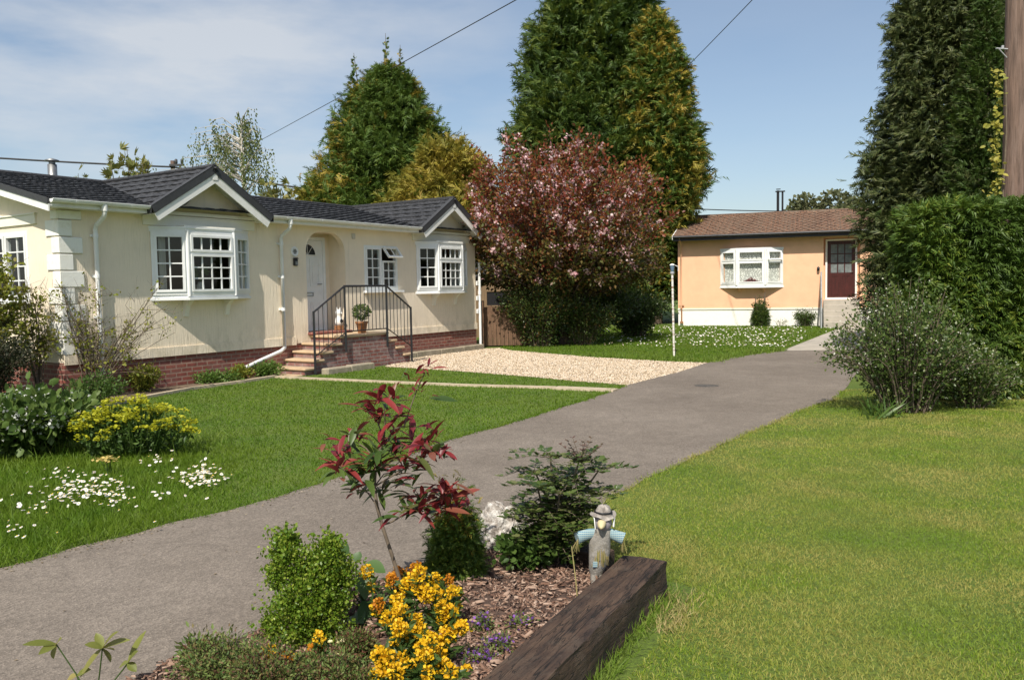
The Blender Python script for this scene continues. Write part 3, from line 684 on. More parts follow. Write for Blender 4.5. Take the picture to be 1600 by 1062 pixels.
# railing
rl=house_thing('step_railing','black iron railing with upright balusters around the brick steps','railing',-5.95,SV-.0)
ry=SV-.055
def rbar(name,a,c,w):
    b=off(MB(),-5.95,SV); b.bar(a,c,w); return b.build(name,M['black'],rl)
P=[(-6.72,.02,1.22),(-5.86,.38,1.72),(-4.60,.40,1.72),(-3.80,.02,1.22)]
for x,z0,z1 in P: rbar('post',(x,ry,z0),(x,ry,z1+.02),.045)
for (a,c,lowa,lowc) in ((P[0],P[1],.36,.78),(P[1],P[2],.80,.80),(P[2],P[3],.80,.36)):
    rbar('top_rail',(a[0],ry,a[2]),(c[0],ry,c[2]),.030); rbar('lower_rail',(a[0],ry,lowa),(c[0],ry,lowc),.018)
    n=int(abs(c[0]-a[0])/.112)
    for k in range(1,n):
        t=k/n; x=a[0]+(c[0]-a[0])*t; rbar('baluster',(x,ry,lowa+(lowc-lowa)*t),(x,ry,a[2]+(c[2]-a[2])*t),.014)
# pot plant on the landing
pp=house_thing('potted_plant','small green bush in a terracotta pot on the step landing','potted plant',-5.03,-.58,PZ)
b=MB(); b.lathe([(.085,0),(.12,.20),(.135,.205),(.14,.245),(.12,.245),(.11,.22),(0,.22)],18); b.build('pot',M['terra'],pp)
b=MB()
for k in range(7):
    a=k*.9; b.tube([(0,0,.2),(.05*math.cos(a),.05*math.sin(a),.33),(.13*math.cos(a),.13*math.sin(a),.42)],.006,4)
b.build('stem',M['twig'],pp)
M['leafpot']=leafmat('pot_plant_leaf',[(.05,.10,.02),(.10,.16,.04),(.16,.20,.07)],.45,.25)
lv=Leaves(); n=700; d=rdir(n,.2); p=d*np.array([.19,.19,.16])*rng.uniform(.55,1,(n,1))+[0,0,.42]; lv.add(OVAL,p,d+rdir(n)*.5,rng.uniform(.03,.055,n)); lv.build('foliage',M['leafpot'],pp)
# ornament by the door
orn=house_thing('garden_ornament','small white animal statue standing on a brown base beside the front door','ornament',-5.10,.02,PZ+.055)
b=MB(); b.bbox((-.075,-.075,0),(.075,.075,.10),.01); b.build('base',M['terra'],orn)
b=MB(); b.lathe([(.03,.10),(.075,.11),(.085,.18),(.07,.26),(.045,.30),(.062,.34),(.072,.39),(.05,.44),(.0,.455)],16)
b.tube([(-.04,0,.42),(-.05,0,.50)],[.022,.006],8); b.tube([(.04,0,.42),(.05,0,.50)],[.022,.006],8); b.tube([(0,-.05,.37),(0,-.10,.36)],[.03,.018],8); b.build('figure',M['whitepaint'],orn)
b=MB(); b.M=Matrix.Translation((0,-.075,.2))@Matrix.Rotation(PI/2,4,'X'); b.lathe([(.045,0),(.04,.01),(0,.014)],12); b.build('chest_patch',M['black'],orn)
# narrow stone edging of the old path
edges=[(g2(430,590),g2(560,596)),(g2(560,596),g2(720,603)),(g2(720,603),g2(868,607)),(g2(868,607),g2(962,611))]
def strip_mesh(b,p,q,w,z0,z1):
    p=Vector((p[0],p[1],0));q=Vector((q[0],q[1],0)); d=(q-p).normalized(); n=Vector((-d.y,d.x,0))*w/2
    b.prism([tuple((p+n).xy),tuple((p-n).xy),tuple((q-n).xy),tuple((q+n).xy)],z0,z1)
et=thing('path_edging','thin line of pale stone edging crossing the front lawn to the driveway','edging',(edges[0][0][0],edges[0][0][1],0))
for i,(p,q) in enumerate(edges):
    b=MB(); b.M=Matrix.Translation((-edges[0][0][0],-edges[0][0][1],0)); strip_mesh(b,p,q,.11 if i<3 else .26,-.02,.034 if i<3 else .03); b.build('edging_stone',M['edging'],et)
et=thing('bed_edging','pale stone edging between the lawn and the soil along the house wall','edging',(edge_line[0][0],edge_line[0][1],0))
for p,q in zip(edge_line[:-1],edge_line[1:]):
    b=MB(); b.M=Matrix.Translation((-edge_line[0][0],-edge_line[0][1],0)); strip_mesh(b,p,q,.09,-.02,.05); b.build('edging_stone',M['edging'],et)
# gate and fence panel by the house end
gt=thing('wooden_gate','weathered brown board gate between the cream house and the pink blossom tree','gate',(-.75,22.9,0),.02)
for k in range(11): 
    b=MB(); x=.11*k; b.box((x,0,.04),(x+.10,.025,1.10+.04*math.sin(k*1.7))); b.build('board',M['fence'],gt)
for x in (-.09,1.23): b=MB(); b.bbox((x,-.03,0),(x+.09,.06,1.28),.01); b.build('post',M['fence'],gt)
for z in (.25,.9): b=MB(); b.box((0,.027,z),(1.22,.06,z+.09)); b.build('rail',M['fence'],gt)
# shed glimpsed behind
M['shedwood']=mat('tan_shed_boards',(.20,.135,.075),.85,.25,5,scale=(6,6,.6))
sh=thing('garden_shed','tan timber shed with dark window glimpsed behind the wooden gate','shed',(-1.4,27.5,0),-.1)
b=MB(); wall_holes(b,0,2.6,0,2.0,[(.55,1.0,1.35,1.55)],.06); b.add([(0,0,0),(0,2,0),(0,2,2.),(0,0,2.)],[(3,2,1,0)]); b.add([(2.6,0,0),(2.6,2,0),(2.6,2,2.),(2.6,0,2.)],[(0,1,2,3)]); b.add([(0,2,0),(2.6,2,0),(2.6,2,2.),(0,2,2.)],[(3,2,1,0)]); b.build('wall',M['shedwood'],sh)
b=MB(); b.prismX([(-.15,1.97),(1,2.45),(2.15,1.97),(2.15,2.02),(1,2.5),(-.15,2.02)],-.1,2.7); b.build('roof',M['tiletrim'],sh)
b=MB(); frame_ring(b,.55,1.0,1.35,1.55,.05,-.02,.04); wf=b.build('window',M['shedwood'],sh); b=MB(); b.add([(.6,.01,1.05),(1.3,.01,1.05),(1.3,.01,1.5),(.6,.01,1.5)],[(0,1,2,3)]); b.build('pane',M['black'],wf)

# ------------------------------------------------------------------ apricot house
OA=math.atan2(-.34,.94); OO=np.array([6.58,32.77,0.])
OU=np.array([math.cos(OA),math.sin(OA),0]); OV=np.array([-math.sin(OA),math.cos(OA),0])
def opt(u,v,z=0): p=OO+OU*u+OV*v; return (float(p[0]),float(p[1]),float(p[2]+z))
oh=thing('bungalow','apricot rendered bungalow with brown tiled roof and white bay window','house',tuple(OO),OA)
OW=9.6; OD=6.0; PZ2=.66; OE=3.42
DRX0,DRX1=5.36,6.62
b=MB()
wall_holes(b,0,OW,PZ2,OE,[(1.78,1.56,3.80,2.90),(DRX0,.98,DRX1,3.26)],.38)
b.add([(DRX0,.38,.98),(DRX1,.38,.98),(DRX1,.38,3.26),(DRX0,.38,3.26)],[(0,1,2,3)])
b.add([(0,0,PZ2),(0,OD,PZ2),(0,OD,OE),(0,OD/2,4.36),(0,0,OE)],[(4,3,2,1,0)]); b.add([(OW,0,PZ2),(OW,OD,PZ2),(OW,OD,OE),(OW,OD/2,4.36),(OW,0,OE)],[(0,1,2,3,4)]); b.add([(0,OD,PZ2),(OW,OD,PZ2),(OW,OD,OE),(0,OD,OE)],[(3,2,1,0)])
b.build('wall',M['orange'],oh)
b=MB(); b.box((.005,.006,0),(OW-.005,OD-.006,PZ2-.03)); M['plinthw']=mat('white_plinth_paint',(.84,.82,.77),.7,.03,3,60,.2,dirt=(.74,.71,.64),ds=3); b.build('plinth',M['plinthw'],oh)
b=MB(); b.box((-.01,-.025,PZ2-.03),(OW+.01,OD+.01,PZ2+.025)); b.build('base_moulding',M['cream2'],oh)
b=MB(); b.box((.4,1.6,PZ2),(OW-.4,1.65,3.2)); b.box((1.0,.39,PZ2),(1.04,1.6,3.2)); b.box((4.6,.39,PZ2),(4.64,1.6,3.2)); b.build('interior',M['inside'],oh)
b=MB(); sl2=math.hypot(3.5,.98)
tiled_plane(b,(-.12,-.5,3.47),(1,0,0),(0,3.5,.98),OW+.24,sl2,.24,.30,.02,.03)
tiled_plane(b,(OW+.12,OD+.5,3.47),(-1,0,0),(0,-3.5,.98),OW+.24,sl2,.24,.30,.02,.03,dx=.15)
b.tube([(-.12,3,4.47),(OW+.12,3,4.47)],.08,8); r2=b.build('roof',M['browntile'],oh)
b=MB()
for s in (-1,1):
    for xx in (-.15,OW+.12):
        q=[(3,4.50),(3+s*3.52,3.50),(3+s*3.52,3.36),(3,4.34)]; b.prismX(q if s>0 else q[::-1],xx,xx+.03)
b.build('barge_board',M['whitepaint'],r2)
b=MB(); b.box((-.1,-.50,3.30),(OW+.1,-.47,3.47)); b.box((-.1,-.47,3.34),(OW+.1,0,3.36)); b.build('fascia',M['black'],oh)
b=MB(); b.tube([(-.12,-.55,3.45),(OW+.12,-.55,3.45)],.055,10); b.build('gutter',M['black'],oh)
b=MB(); b.tube([(.12,-.5,3.4),(.12,-.06,3.15),(.12,-.06,.7)],.03,8); b.build('downpipe',M['orange'],oh)
b=MB(); b.tube([(.14,-.05,.82),(.14,-.05,.15)],.028,8); b.bbox((.08,-.09,.10),(.20,-.01,.18)); b.tube([(.06,-.05,.80),(.24,-.05,.80)],.02,6); b.build('drain_pipe',M['terra'],oh)
# bay window
bx0,bx1=1.64,3.92; P_=.30; f_=.62; z0,z1=1.56,2.94
e=lambda d:[(bx0-d,0),(bx0+f_-d*.4,-P_-d),(bx1-f_+d*.4,-P_-d),(bx1+d,0)]
b=MB(); b.prism(e(.03),z1-.05,z1+.03); ob=b.build('bay_window',M['white'],oh); b=MB(); b.prism(e(.02),z0-.06,z0+.03); b.build('base_board',M['white'],ob)
b=MB(); b.prism(e(.05),z0-.10,z0-.06); b.build('sill',M['white'],ob)
pts=[(bx0,0),(bx0+f_,-P_),(bx1-f_,-P_),(bx1,0)]; h=z1-.05-z0-.03
for i in range(3):
    Mx,w=facet(pts[i],pts[i+1],z0+.03)
    window_unit(ob,Mx,w,h,[(.07,.06,w-.07,h-.46,1,1),(.07,h-.40,w-.07,h-.05,1,1)],.08,False,'glass2')

for p in pts[1:3]: c=MB(); c.tube([(p[0],p[1]-.012,z0),(p[0],p[1]-.012,z1-.03)],.05,8); c.build('corner_post',M['white'],ob)
for x in (2.35,3.22): 
    k=MB(); k.prismX([(0,z0-.10),(0,z0-.28),(-.05,z0-.26),(-.16,z0-.10)],x-.03,x+.03); k.build('bracket',M['orange'],ob)
f=MB(); f.M=facet(pts[2],pts[3],z0+.03)[0]@Matrix.Translation((.07,-.04,h-.05))@Matrix.Rotation(math.radians(-14),4,'X'); frame_ring(f,0,-.36,.55,0,.05,-.03,.01); f.build('top_light',M['white'],ob)
# lace curtains
def lace():
    m,nt,bb,o=newmat('lace_curtain'); v=coords(nt,'UV'); vo=N(nt,'ShaderNodeTexVoronoi'); vo.inputs['Scale'].default_value=17; L(nt,v,vo.inputs['Vector'])
    r=ramp(nt,vo.outputs['Distance'],[(.25,(.85,.85,.80)),(.6,(.42,.42,.39))]); L(nt,r.outputs[0],bb.inputs['Base Color']); bb.inputs['Roughness'].default_value=.9; return m
M['lace']=lace()
c=MB()
path=[(bx0+.1,.05),(bx0+f_+.02,-P_+.12),(bx1-f_-.02,-P_+.12),(bx1-.1,.05)]
for (p,q) in zip(path[:-1],path[1:]):
    c=MB(); n=18; vs=[]; d=np.array(q)-np.array(p); nn=np.array([-d[1],d[0]])/np.hypot(*d)
    for i in range(n+1):
        x,y=np.array(p)+d*i/n+nn*.018*math.sin(i*2.1); zz=z0+.05+.16*(1-abs(2*i/n-1)) if p is path[1] else z0+.05
        vs+=[(x,y,zz),(x,y,z1-.06)]
    c.add(vs,[(2*i,2*i+2,2*i+3,2*i+1) for i in range(n)],True); c.build('curtain',M['lace'],ob)
wf=thing('window_flowers','dark red flower arrangement on the window sill inside the apricot house','flowers',opt(2.78,-.235,z0+.03),OA)
M['redflower']=leafmat('dark_red_flower',[(.16,.015,.02),(.26,.03,.05),(.05,.07,.02)],.6,.1)
b=MB(); b.lathe([(.05,0),(.07,.06),(.06,.06),(0,.05)],10); b.build('bowl',M['black'],wf)
lv=Leaves(); n=500; xx=rng.uniform(-.34,.34,n); hh=.22*(1-np.abs(xx)/.36); p=np.stack([xx,rng.uniform(-.035,.04,n),.04+rng.uniform(0,1,n)*hh],1); lv.add(OVAL,p,rdir(n,.4)*[1,.4,1],.04); lv.build('blooms',M['redflower'],wf)
# door
fx0,fx1=5.50,6.46; dz0,dz1=1.02,3.16
b=MB(); frame_ring(b,fx0-.07,dz0-.04,fx1+.07,dz1+.06,.065,.28,.375); b.build('door_frame',M['whitepaint'],oh)
b=MB(); b.box((fx0,.325,dz0),(fx1,.365,dz0+.95)); b.box((fx0,.325,dz1-.14),(fx1,.365,dz1)); 
b.box((fx0,.325,dz0+.95),(fx0+.12,.365,dz1-.14)); b.box((fx1-.12,.325,dz0+.95),(fx1,.365,dz1-.14))
gx0,gx1,gz0,gz1=fx0+.12,fx1-.12,dz0+.95,dz1-.14
for i in (1,2): x=gx0+(gx1-gx0)*i/3; b.box((x-.018,.328,gz0),(x+.018,.36,gz1)); z=gz0+(gz1-gz0)*i/3; b.box((gx0,.3285,z-.018),(gx1,.3595,z+.018))
frame_ring(b,fx0+.12,dz0+.12,fx0+.44,dz0+.85,.03,.312,.325); frame_ring(b,fx0+.52,dz0+.12,fx1-.12,dz0+.85,.03,.312,.325)
dr=b.build('door',M['mahog'],oh); dr['label']='dark red wooden door with nine small panes'
b=MB(); b.add([(gx0,.345,gz0),(gx1,.345,gz0),(gx1,.345,gz1),(gx0,.345,gz1)],[(0,1,2,3)]); M['frost']=mat('frosted_glass',(.16,.18,.18),.15,.3,6); b.build('pane',M['frost'],dr)
b=MB(); b.tube([(fx1-.07,.31,2.0),(fx1-.07,.27,2.0),(fx1-.18,.27,2.0)],.012,6); b.build('handle',M['lead'],dr)
b=MB(); b.lathe([(.0,.0),(.05,.0),(.05,.12),(.0,.17)],10,(5.18,-.07,2.05)); b.build('wall_light',M['black'],oh)
# flue
b=MB(); b.tube([(3.62,3.2,4.35),(3.62,3.2,5.42)],.055,10); b.tube([(3.80,3.2,4.35),(3.80,3.2,5.36)],.04,10); b.box((3.52,3.12,5.36),(3.90,3.28,5.40)); b.box((3.55,3.15,5.46),(3.72,3.25,5.49)); b.build('flue_pipe',M['black'],oh)
# aerial
b=MB(); b.tube([(.02,2.6,4.3),(.02,2.6,5.0)],.015,6); b.tube([(-1.0,2.4,4.75),(.02,2.6,4.92)],.012,6); b.tube([(.0,2.6,4.95),(-.08,2.55,5.1)],.012,6)
for k in range(5): x=-.9+.17*k; b.tube([(x,2.25+.03*k,4.78+.03*k),(x,2.6+.03*k,4.76+.03*k)],.007,4)
b.build('aerial',M['greymetal'],oh)
# concrete steps and handrail to the apricot house
cs=thing('concrete_steps','grey concrete block steps leading up to the dark red door','steps',opt(5.98,-.9),OA)
b=MB()
for i in range(5):
    z=.98-.19*i; b.bbox((-.62,-.9+.9-.30*(i+1)-.0,0) if 0 else (-.62,.86-.30*(i+1),-.02),(.62,.858-.30*i,z),.012)
b.build('step_block',M['conc'],cs)
hr=thing('handrail','grey metal handrail beside the concrete steps','handrail',opt(5.28,-.9),OA)
for nm,a,c_,r in [('post',(.0,-.75,0),(0,-.75,1.05),.028),('post',(0,.75,0),(0,.75,2.0),.028),('post',(0,0,0),(0,0,1.5),.022),('rail',(0,-.78,1.05),(0,.8,2.0),.024),('rail',(0,-.78,.55),(0,.8,1.5),.018)]:
    b=MB(); b.tube([a,c_],r,8); b.build(nm,M['greymetal'],hr)
for k in range(6): t=k/6+.08; y=-.75+1.5*t; b=MB(); b.tube([(0,y,.55+.95*t),(0,y,1.05+.95*t)],.009,5); b.build('baluster',M['greymetal'],hr)

# ------------------------------------------------------------------ lamp post, drain cover, utility poles, cables
lp=thing('garden_lamp','thin white rust streaked post with a small lantern on top at the lawn edge','lamp post',g2(1052,556)+(0,))
def rustmat():
    m,nt,bb,o=newmat('rusty_white_paint'); v=coords(nt,'Object',(2,2,14)); n=noise(nt,v,1.2,4,.7); r=ramp(nt,n,[(.5,(.72,.70,.64)),(.60,(.22,.09,.04))]); L(nt,r.outputs[0],bb.inputs['Base Color']); bb.inputs['Roughness'].default_value=.7; return m
M['rust']=rustmat()
b=MB(); b.tube([(.02,0,-.05),(0,0,1.0),(-.015,0,1.92)],.025,10); b.build('post',M['rust'],lp)
b=MB(); b.lathe([(.025,1.86),(.05,1.90),(.05,1.92),(.03,1.93)],12,(-.015,0,0)); b.build('collar',M['greymetal'],lp)
b=MB(); b.lathe([(.035,1.93),(.052,2.07),(.05,2.075),(0,2.075)],12,(-.015,0,0)); M['lampglass']=mat('dull_lamp_glass',(.10,.16,.22),.2,.3,5); b.build('lantern',M['lampglass'],lp)
b=MB(); b.lathe([(.06,2.075),(.065,2.085),(.03,2.11),(0,2.115)],12,(-.015,0,0)); b.tube([(-.015,0,2.1),(.12,0,2.05),(.12,0,1.95)],.008,5); b.build('cap',M['whitepaint'],lp)
dc=g2(1104,603); b=MB(); b.lathe([(.19,-.01),(.19,.010),(.165,.012),(.16,.009),(0,.009)],20); o=b.build('drain_cover',M['iron']); o.location=(dc[0],dc[1],0); tag(o,'dark round iron drain cover set in the driveway','drain cover')
PX=at(1585,322,12.4); up_=thing('utility_pole','thick weathered brown wooden utility pole rising behind the clipped hedge','utility pole',(float(PX[0]),12.4,0))
b=MB(); b.tube([(0,0,-.2),(0,0,3),(-.01,.01,6),(-.02,.0,9.6)],[.175,.168,.158,.14],20); b.build('pole',M['pole'],up_)
q=at(1562,78,12.4); zb=float(q[2])
b=MB(); b.tube([(-.15,-.02,zb),(-.34,-.04,zb+.01)],.012,6); b.tube([(-.17,-.02,zb-.12),(-.30,-.04,zb)],.009,6); b.tube([(-.24,-.03,zb),(-.24,-.03,zb+.05)],.02,6); b.build('bracket',M['greymetal'],up_)
b=MB(); b.lathe([(.02,9.5),(.05,9.55),(.05,9.7),(.0,9.72)],10,(-.05,0,0)); b.build('insulator',M['whitepaint'],up_)
top=np.array([PX[0]-.05,12.35,9.6])
fp=at(270,258,50); fu=thing('utility_pole','short top of a distant dark utility pole above the cream house roof','utility pole',(float(fp[0]),50,0))
b=MB(); b.tube([(0,0,0),(0,0,float(fp[2])+.25)],[.17,.13],10); b.build('pole',M['pole'],fu)
b=MB(); b.box((-.1,-.3,float(fp[2])-.1),(.75,-.18,float(fp[2])+.02)); b.lathe([(.05,0),(.09,.05),(.09,.25),(.03,.3)],8,(.3,-.24,float(fp[2])+.02)); b.lathe([(.05,0),(.09,.05),(.09,.25),(.03,.3)],8,(.65,-.24,float(fp[2])+.02)); b.build('crossarm',M['tiletrim'],fu)
def cable(label,pts,r,sag=.5,n=24):
    b=MB(); P=[]
    for a,c in zip(pts[:-1],pts[1:]):
        a=np.array(a);c=np.array(c)
        for k in range(n):
            t=k/n; p=a+(c-a)*t; p[2]-=sag*4*t*(1-t); P.append(tuple(p))
    P.append(tuple(pts[-1])); b.tube(P,r,5); o=b.build('overhead_cable',M['cable'],origin=[float(c) for c in pts[0]]); tag(o,label,'cable')
cable('thick black overhead cable sagging above the cream house roof',[at(-260,228,50),at(270,261,49.8),at(640,316,50)],.055,.12)
cable('thin overhead wire climbing from the cream house roof past the left conifers',[at(250,302,100),top],.016,.15)
cable('thin overhead wire slanting up the sky right of the tall central conifer',[at(900,268,60),top+[.02,.02,.1]],.012,.35)
cable('low overhead wire crossing just above the brown tiled roof',[at(1000,322,56),at(1360,328,62)],.035,.2)
# ------------------------------------------------------------------ foliage
M['leyl']=leafmat('dark_conifer_spray',[(.026,.058,.009),(.046,.086,.013),(.070,.114,.019),(.11,.15,.028)],.6,.24,(.15,.23,.035),(.044,.084,.014),.55)
M['greenc']=leafmat('fresh_conifer_spray',[(.036,.080,.010),(.062,.116,.015),(.095,.15,.022),(.15,.19,.035)],.6,.25,(.18,.25,.04),(.06,.11,.014),.6)
M['gold']=leafmat('golden_conifer_spray',[(.22,.18,.02),(.32,.255,.03),(.43,.33,.05),(.34,.22,.06)],.6,.25,(.45,.35,.06),(.18,.18,.024),.7)
M['midc']=leafmat('mid_green_conifer_spray',[(.060,.098,.010),(.095,.135,.015),(.145,.175,.022),(.21,.22,.035)],.6,.25,(.22,.26,.04),(.08,.12,.014),.6)
M['darkc']=leafmat('blue_green_conifer_spray',[(.026,.045,.012),(.050,.072,.018),(.080,.10,.028),(.135,.145,.05)],.55,.18,(.07,.09,.03),None)
M['hedge']=leafmat('hedge_spray',[(.034,.075,.010),(.068,.13,.014),(.115,.185,.020),(.22,.25,.034)],.55,.25,(.16,.22,.03),(.06,.11,.016),1.3)
def lump(az,t,seed):
    r=np.random.default_rng(seed); v=np.zeros_like(az)
    for k in range(7): v+=np.sin(az*r.integers(1,6)+t*r.uniform(4,26)+r.uniform(0,6.3))*r.uniform(.3,1)
    return v/4
def conifer(name,label,x,y,h,R,prof,nb,size,mats,goldf,seed,cat='conifer',tilt=.55,z0=.2,leaders=(),group=None,lump_amt=.14,inner=.35,per=9,tw=.0,T_=None):
    root=thing(name,label,cat,(x,y,0),0,group)
    b=MB(); b.tube([(0,0,-.1),(.03,.02,h*.4),(0,0,h*.97)],[R*.07+.06,R*.05+.04,.015],8)
    rr=np.random.default_rng(seed)
    lv=Leaves(); t=rr.uniform(0,1,nb*3); pr=prof(t); keep=rr.uniform(0,1,nb*3)<pr/pr.max()+.08; t=t[keep][:nb]; n=len(t)
    az=rr.uniform(0,2*PI,n); Lr=R*prof(t)*(rr.uniform(.74,1.08,n)+.10*(rr.uniform(0,1,n)<.06)+lump_amt*lump(az,t,seed)); z=z0+t*(h-z0)
    for i in range(0,n,24):
        b.tube([(0,0,z[i]),(math.cos(az[i])*Lr[i]*.5,math.sin(az[i])*Lr[i]*.5,z[i]+Lr[i]*.5*tilt*.4),(math.cos(az[i])*Lr[i]*.9,math.sin(az[i])*Lr[i]*.9,z[i]+Lr[i]*.9*tilt)],[.05,.03,.008],4)
    b.build('trunk',M['bark'],root)
    s=inner+(1-inner)*rr.uniform(0,1,(n,per))**.6; out=np.stack([np.cos(az),np.sin(az),np.zeros(n)],1)
    side=np.stack([-np.sin(az),np.cos(az),np.zeros(n)],1)
    dist=(s*Lr[:,None]); pos=out[:,None,:]*dist[...,None]; pos[...,2]=z[:,None]+tilt*dist*(s-.25)
    pos+=side[:,None,:]*(rr.normal(size=(n,per))*.085*(Lr[:,None]+.4))[...,None]; pos[...,2]+=rr.normal(size=(n,per))*.12
    pos=pos.reshape(-1,3)
    d=(out[:,None,:]*.8+rr.normal(size=(n,per,3))*.55+np.array([0,0,tilt*.8])).reshape(-1,3)
    sz=size*rr.uniform(.6,1.25,len(pos))*(.65+.35*np.repeat(np.clip(Lr/R,0.3,1),per))
    bu=np.repeat(rr.uniform(0,1,n),per); gold=(.6*bu+.4*rr.uniform(0,1,len(pos))<goldf(np.repeat(az,per),np.repeat(t,per),s.reshape(-1))).astype(int)
    lv.add(T_ or SPRAYF,pos,d,sz,gold,up=(0,0,1),roll=.9)
    for (dx,dy,hh) in leaders:
        m=26; zz=np.linspace(h*.80,hh,m); p=np.stack([dx+rr.normal(size=m)*.05,dy+rr.normal(size=m)*.05,zz],1)
        for rep in range(3): lv.add(SPRAY,p,np.stack([rr.normal(size=m),rr.normal(size=m),np.full(m,.9)],1),size*.75*(1.15-.75*np.linspace(0,1,m)),1*(rr.uniform(0,1,m)<.3))
        bb=MB(); bb.tube([(dx*.7,dy*.7,h*.7),(dx,dy,hh+.25)],[.05,.008],5); bb.build('leader',M['twig'],root)
    lv.build('crown',mats,root); return root
cone=lambda t:np.clip((1-t)**.72*(.55+.9*np.minimum(t*4,.5)),0.02,1)
egg=lambda t:np.clip(np.sqrt(np.clip(1-t,0,1))*(.72+.28*np.minimum(1,t*5)),.03,1)
blunt=lambda t:np.clip((1-t**2.6)*(.85+.15*np.minimum(1,t*4)),.03,1)
conifer('conifer','tall dark green conifer filling the centre of the sky behind the pink blossom tree',3.95,37.6,19.5,4.65,lambda t:np.clip((1-t)**.60*(.82+.2*np.minimum(1,t*4)),.03,1),3600,.56,[M['leyl'],M['midc']],lambda a,t,s:.12+.30*(s>.88)*(np.cos(a+2.6)>.1),11,leaders=[(.3,0,19.9)],per=18,lump_amt=.26,inner=.4)
conifer('conifer','golden green conifer in front of the right side of the tall dark central one',6.1,34.7,12.7,2.3,lambda t:np.clip((1-t)**.55*np.clip(.22+1.9*t,0,1),.03,1)*1.12,1500,.52,[M['gold'],M['greenc']],lambda a,t,s:np.where(s<.7,.75,.55),12,per=12,z0=.8,lump_amt=.2)
conifer('conifer','bushy green conifer with several bare pointed leaders behind the cream house',-5.0,34.8,10.6,4.4,lambda t:np.clip((1-t)**.62*(.9+.1*np.minimum(1,t*4)),.03,1),2900,.52,[M['greenc'],M['gold']],lambda a,t,s:np.where((np.cos(a)<-.45)|(t<.22)|(np.cos(a)>.85),.36,.07),13,leaders=[(-1.25,-.3,11.0),(.05,-.2,11.8),(.65,-.3,11.3)],per=16,lump_amt=.32)
conifer('conifer','low golden yellow conifer spreading between the two big green conifers',-2.4,31.6,6.9,3.0,lambda t:np.clip((1-t)**.55,.03,1),1900,.52,[M['gold'],M['midc']],lambda a,t,s:.18+0*t,14,tilt=.8,per=14,lump_amt=.25)
conifer('conifer','narrow golden conifer at the left edge of the bushy green conifer',-7.9,33.2,5.6,1.6,lambda t:np.clip((1-t)**.6,.03,1),750,.5,[M['gold'],M['midc']],lambda a,t,s:.35+0*t,15,per=11,lump_amt=.25)
# right-hand conifers
conifer('conifer','very tall dark blue green conifer left of the utility pole, drooping outer sprays',9.75,18.6,10.9,1.72,lambda t:np.clip((1-t**2.4)**.85*(.86+.14*np.minimum(1,t*4)),.03,1),3000,.28,[M['darkc'],M['leyl']],lambda a,t,s:.06+0*t,16,tilt=.12,per=15,inner=.45,lump_amt=.24)
conifer('conifer','dark dense columnar conifer standing between the drooping conifer and the utility pole',9.62,17.0,7.75,.80,lambda t:np.clip((1-t**2.4)*(.9+.1*np.minimum(1,t*4)),.03,1),1700,.20,[M['leyl'],M['darkc']],lambda a,t,s:.35+0*t,17,tilt=.9,per=14,inner=.45)
# ivy up the pole
M['ivy']=leafmat('yellow_ivy_leaf',[(.20,.22,.03),(.32,.30,.05),(.42,.36,.08)],.5,.3)
iv=thing('climbing_ivy','yellow green ivy climbing the left side of the utility pole','climber',(float(PX[0])-.2,12.3,2.2))
lv=Leaves(); n=230; zz=rng.uniform(0,2.5,n)**1.; xx=-.10-.10*np.abs(np.sin(zz*3.1))*rng.uniform(0,1.3,n); p=np.stack([xx,rng.normal(size=n)*.06,zz],1); lv.add(OVAL,p,rdir(n)*[1,.6,.6]+[-.3,-.4,-.2],rng.uniform(.05,.10,n),up=(0,-1,0.3),roll=.5); o_=lv.build('foliage',M['ivy'],iv)
b=MB(); b.tube([(0,0,-.6),(-.03,0,.7),(.0,0,1.6),(-.03,0,2.5)],.012,5); b.build('stem',M['twig'],iv)
# clipped hedge
def hedge(name,label,x0,x1,y0,y1,h,n,size,mats,seed):
    root=thing(name,label,'hedge',((x0+x1)/2,(y0+y1)/2,0)); cx,cy=(x0+x1)/2,(y0+y1)/2
    rr=np.random.default_rng(seed); lv=Leaves()
    areas=[((x1-x0)*h,'f'),((y1-y0)*h,'l'),((x1-x0)*(y1-y0),'t'),((y1-y0)*h,'r')]; A=sum(a for a,_ in areas)
    for a,k in areas:
        m=int(n*a/A*(1 if k in'fl' else .7)); u=rr.uniform(0,1,m);w=rr.uniform(0,1,m)
        if k=='f': p=np.stack([x0+(x1-x0)*u,np.full(m,y0),.05+(h-.05)*w],1); nn=np.array([0,-1,.0])
        if k=='l': p=np.stack([np.full(m,x0),y0+(y1-y0)*u,.05+(h-.05)*w],1); nn=np.array([-1,0,.0])
        if k=='r': p=np.stack([np.full(m,x1),y0+(y1-y0)*u,.05+(h-.05)*w],1); nn=np.array([1,0,.0])
        if k=='t': p=np.stack([x0+(x1-x0)*u,y0+(y1-y0)*w,np.full(m,h)],1); nn=np.array([0,0,1.])
        q=np.sin(p[:,0]*2.3+p[:,2]*1.7)+np.sin(p[:,2]*4.1-p[:,0]*3.3+p[:,1]*2)+np.sin(p[:,0]*7.1+p[:,2]*5.3)
        p=p+nn*(q*.035-rr.uniform(0,.26,m)**1.5)[:,None]
        d=nn*.8+rr.normal(size=(m,3))*.5+np.array([0,0,.45]); lv.add(SPRAYF,p-[cx,cy,0],d,size*rr.uniform(.6,1.3,m),0,up=(0,0,1),roll=.8)
    lv.build('foliage',mats,root)
    b=MB(); b.box((x0-cx+.26,y0-cy+.26,.0),(x1-cx-.26,y1-cy-.26,h-.26)); b.build('stems',M['hedge_core'],root); return root  # solid dark core box added in place of stems to block see-through
M['hedge_core']=mat('dark_core_fill',(.018,.016,.009),.95,.5,9)
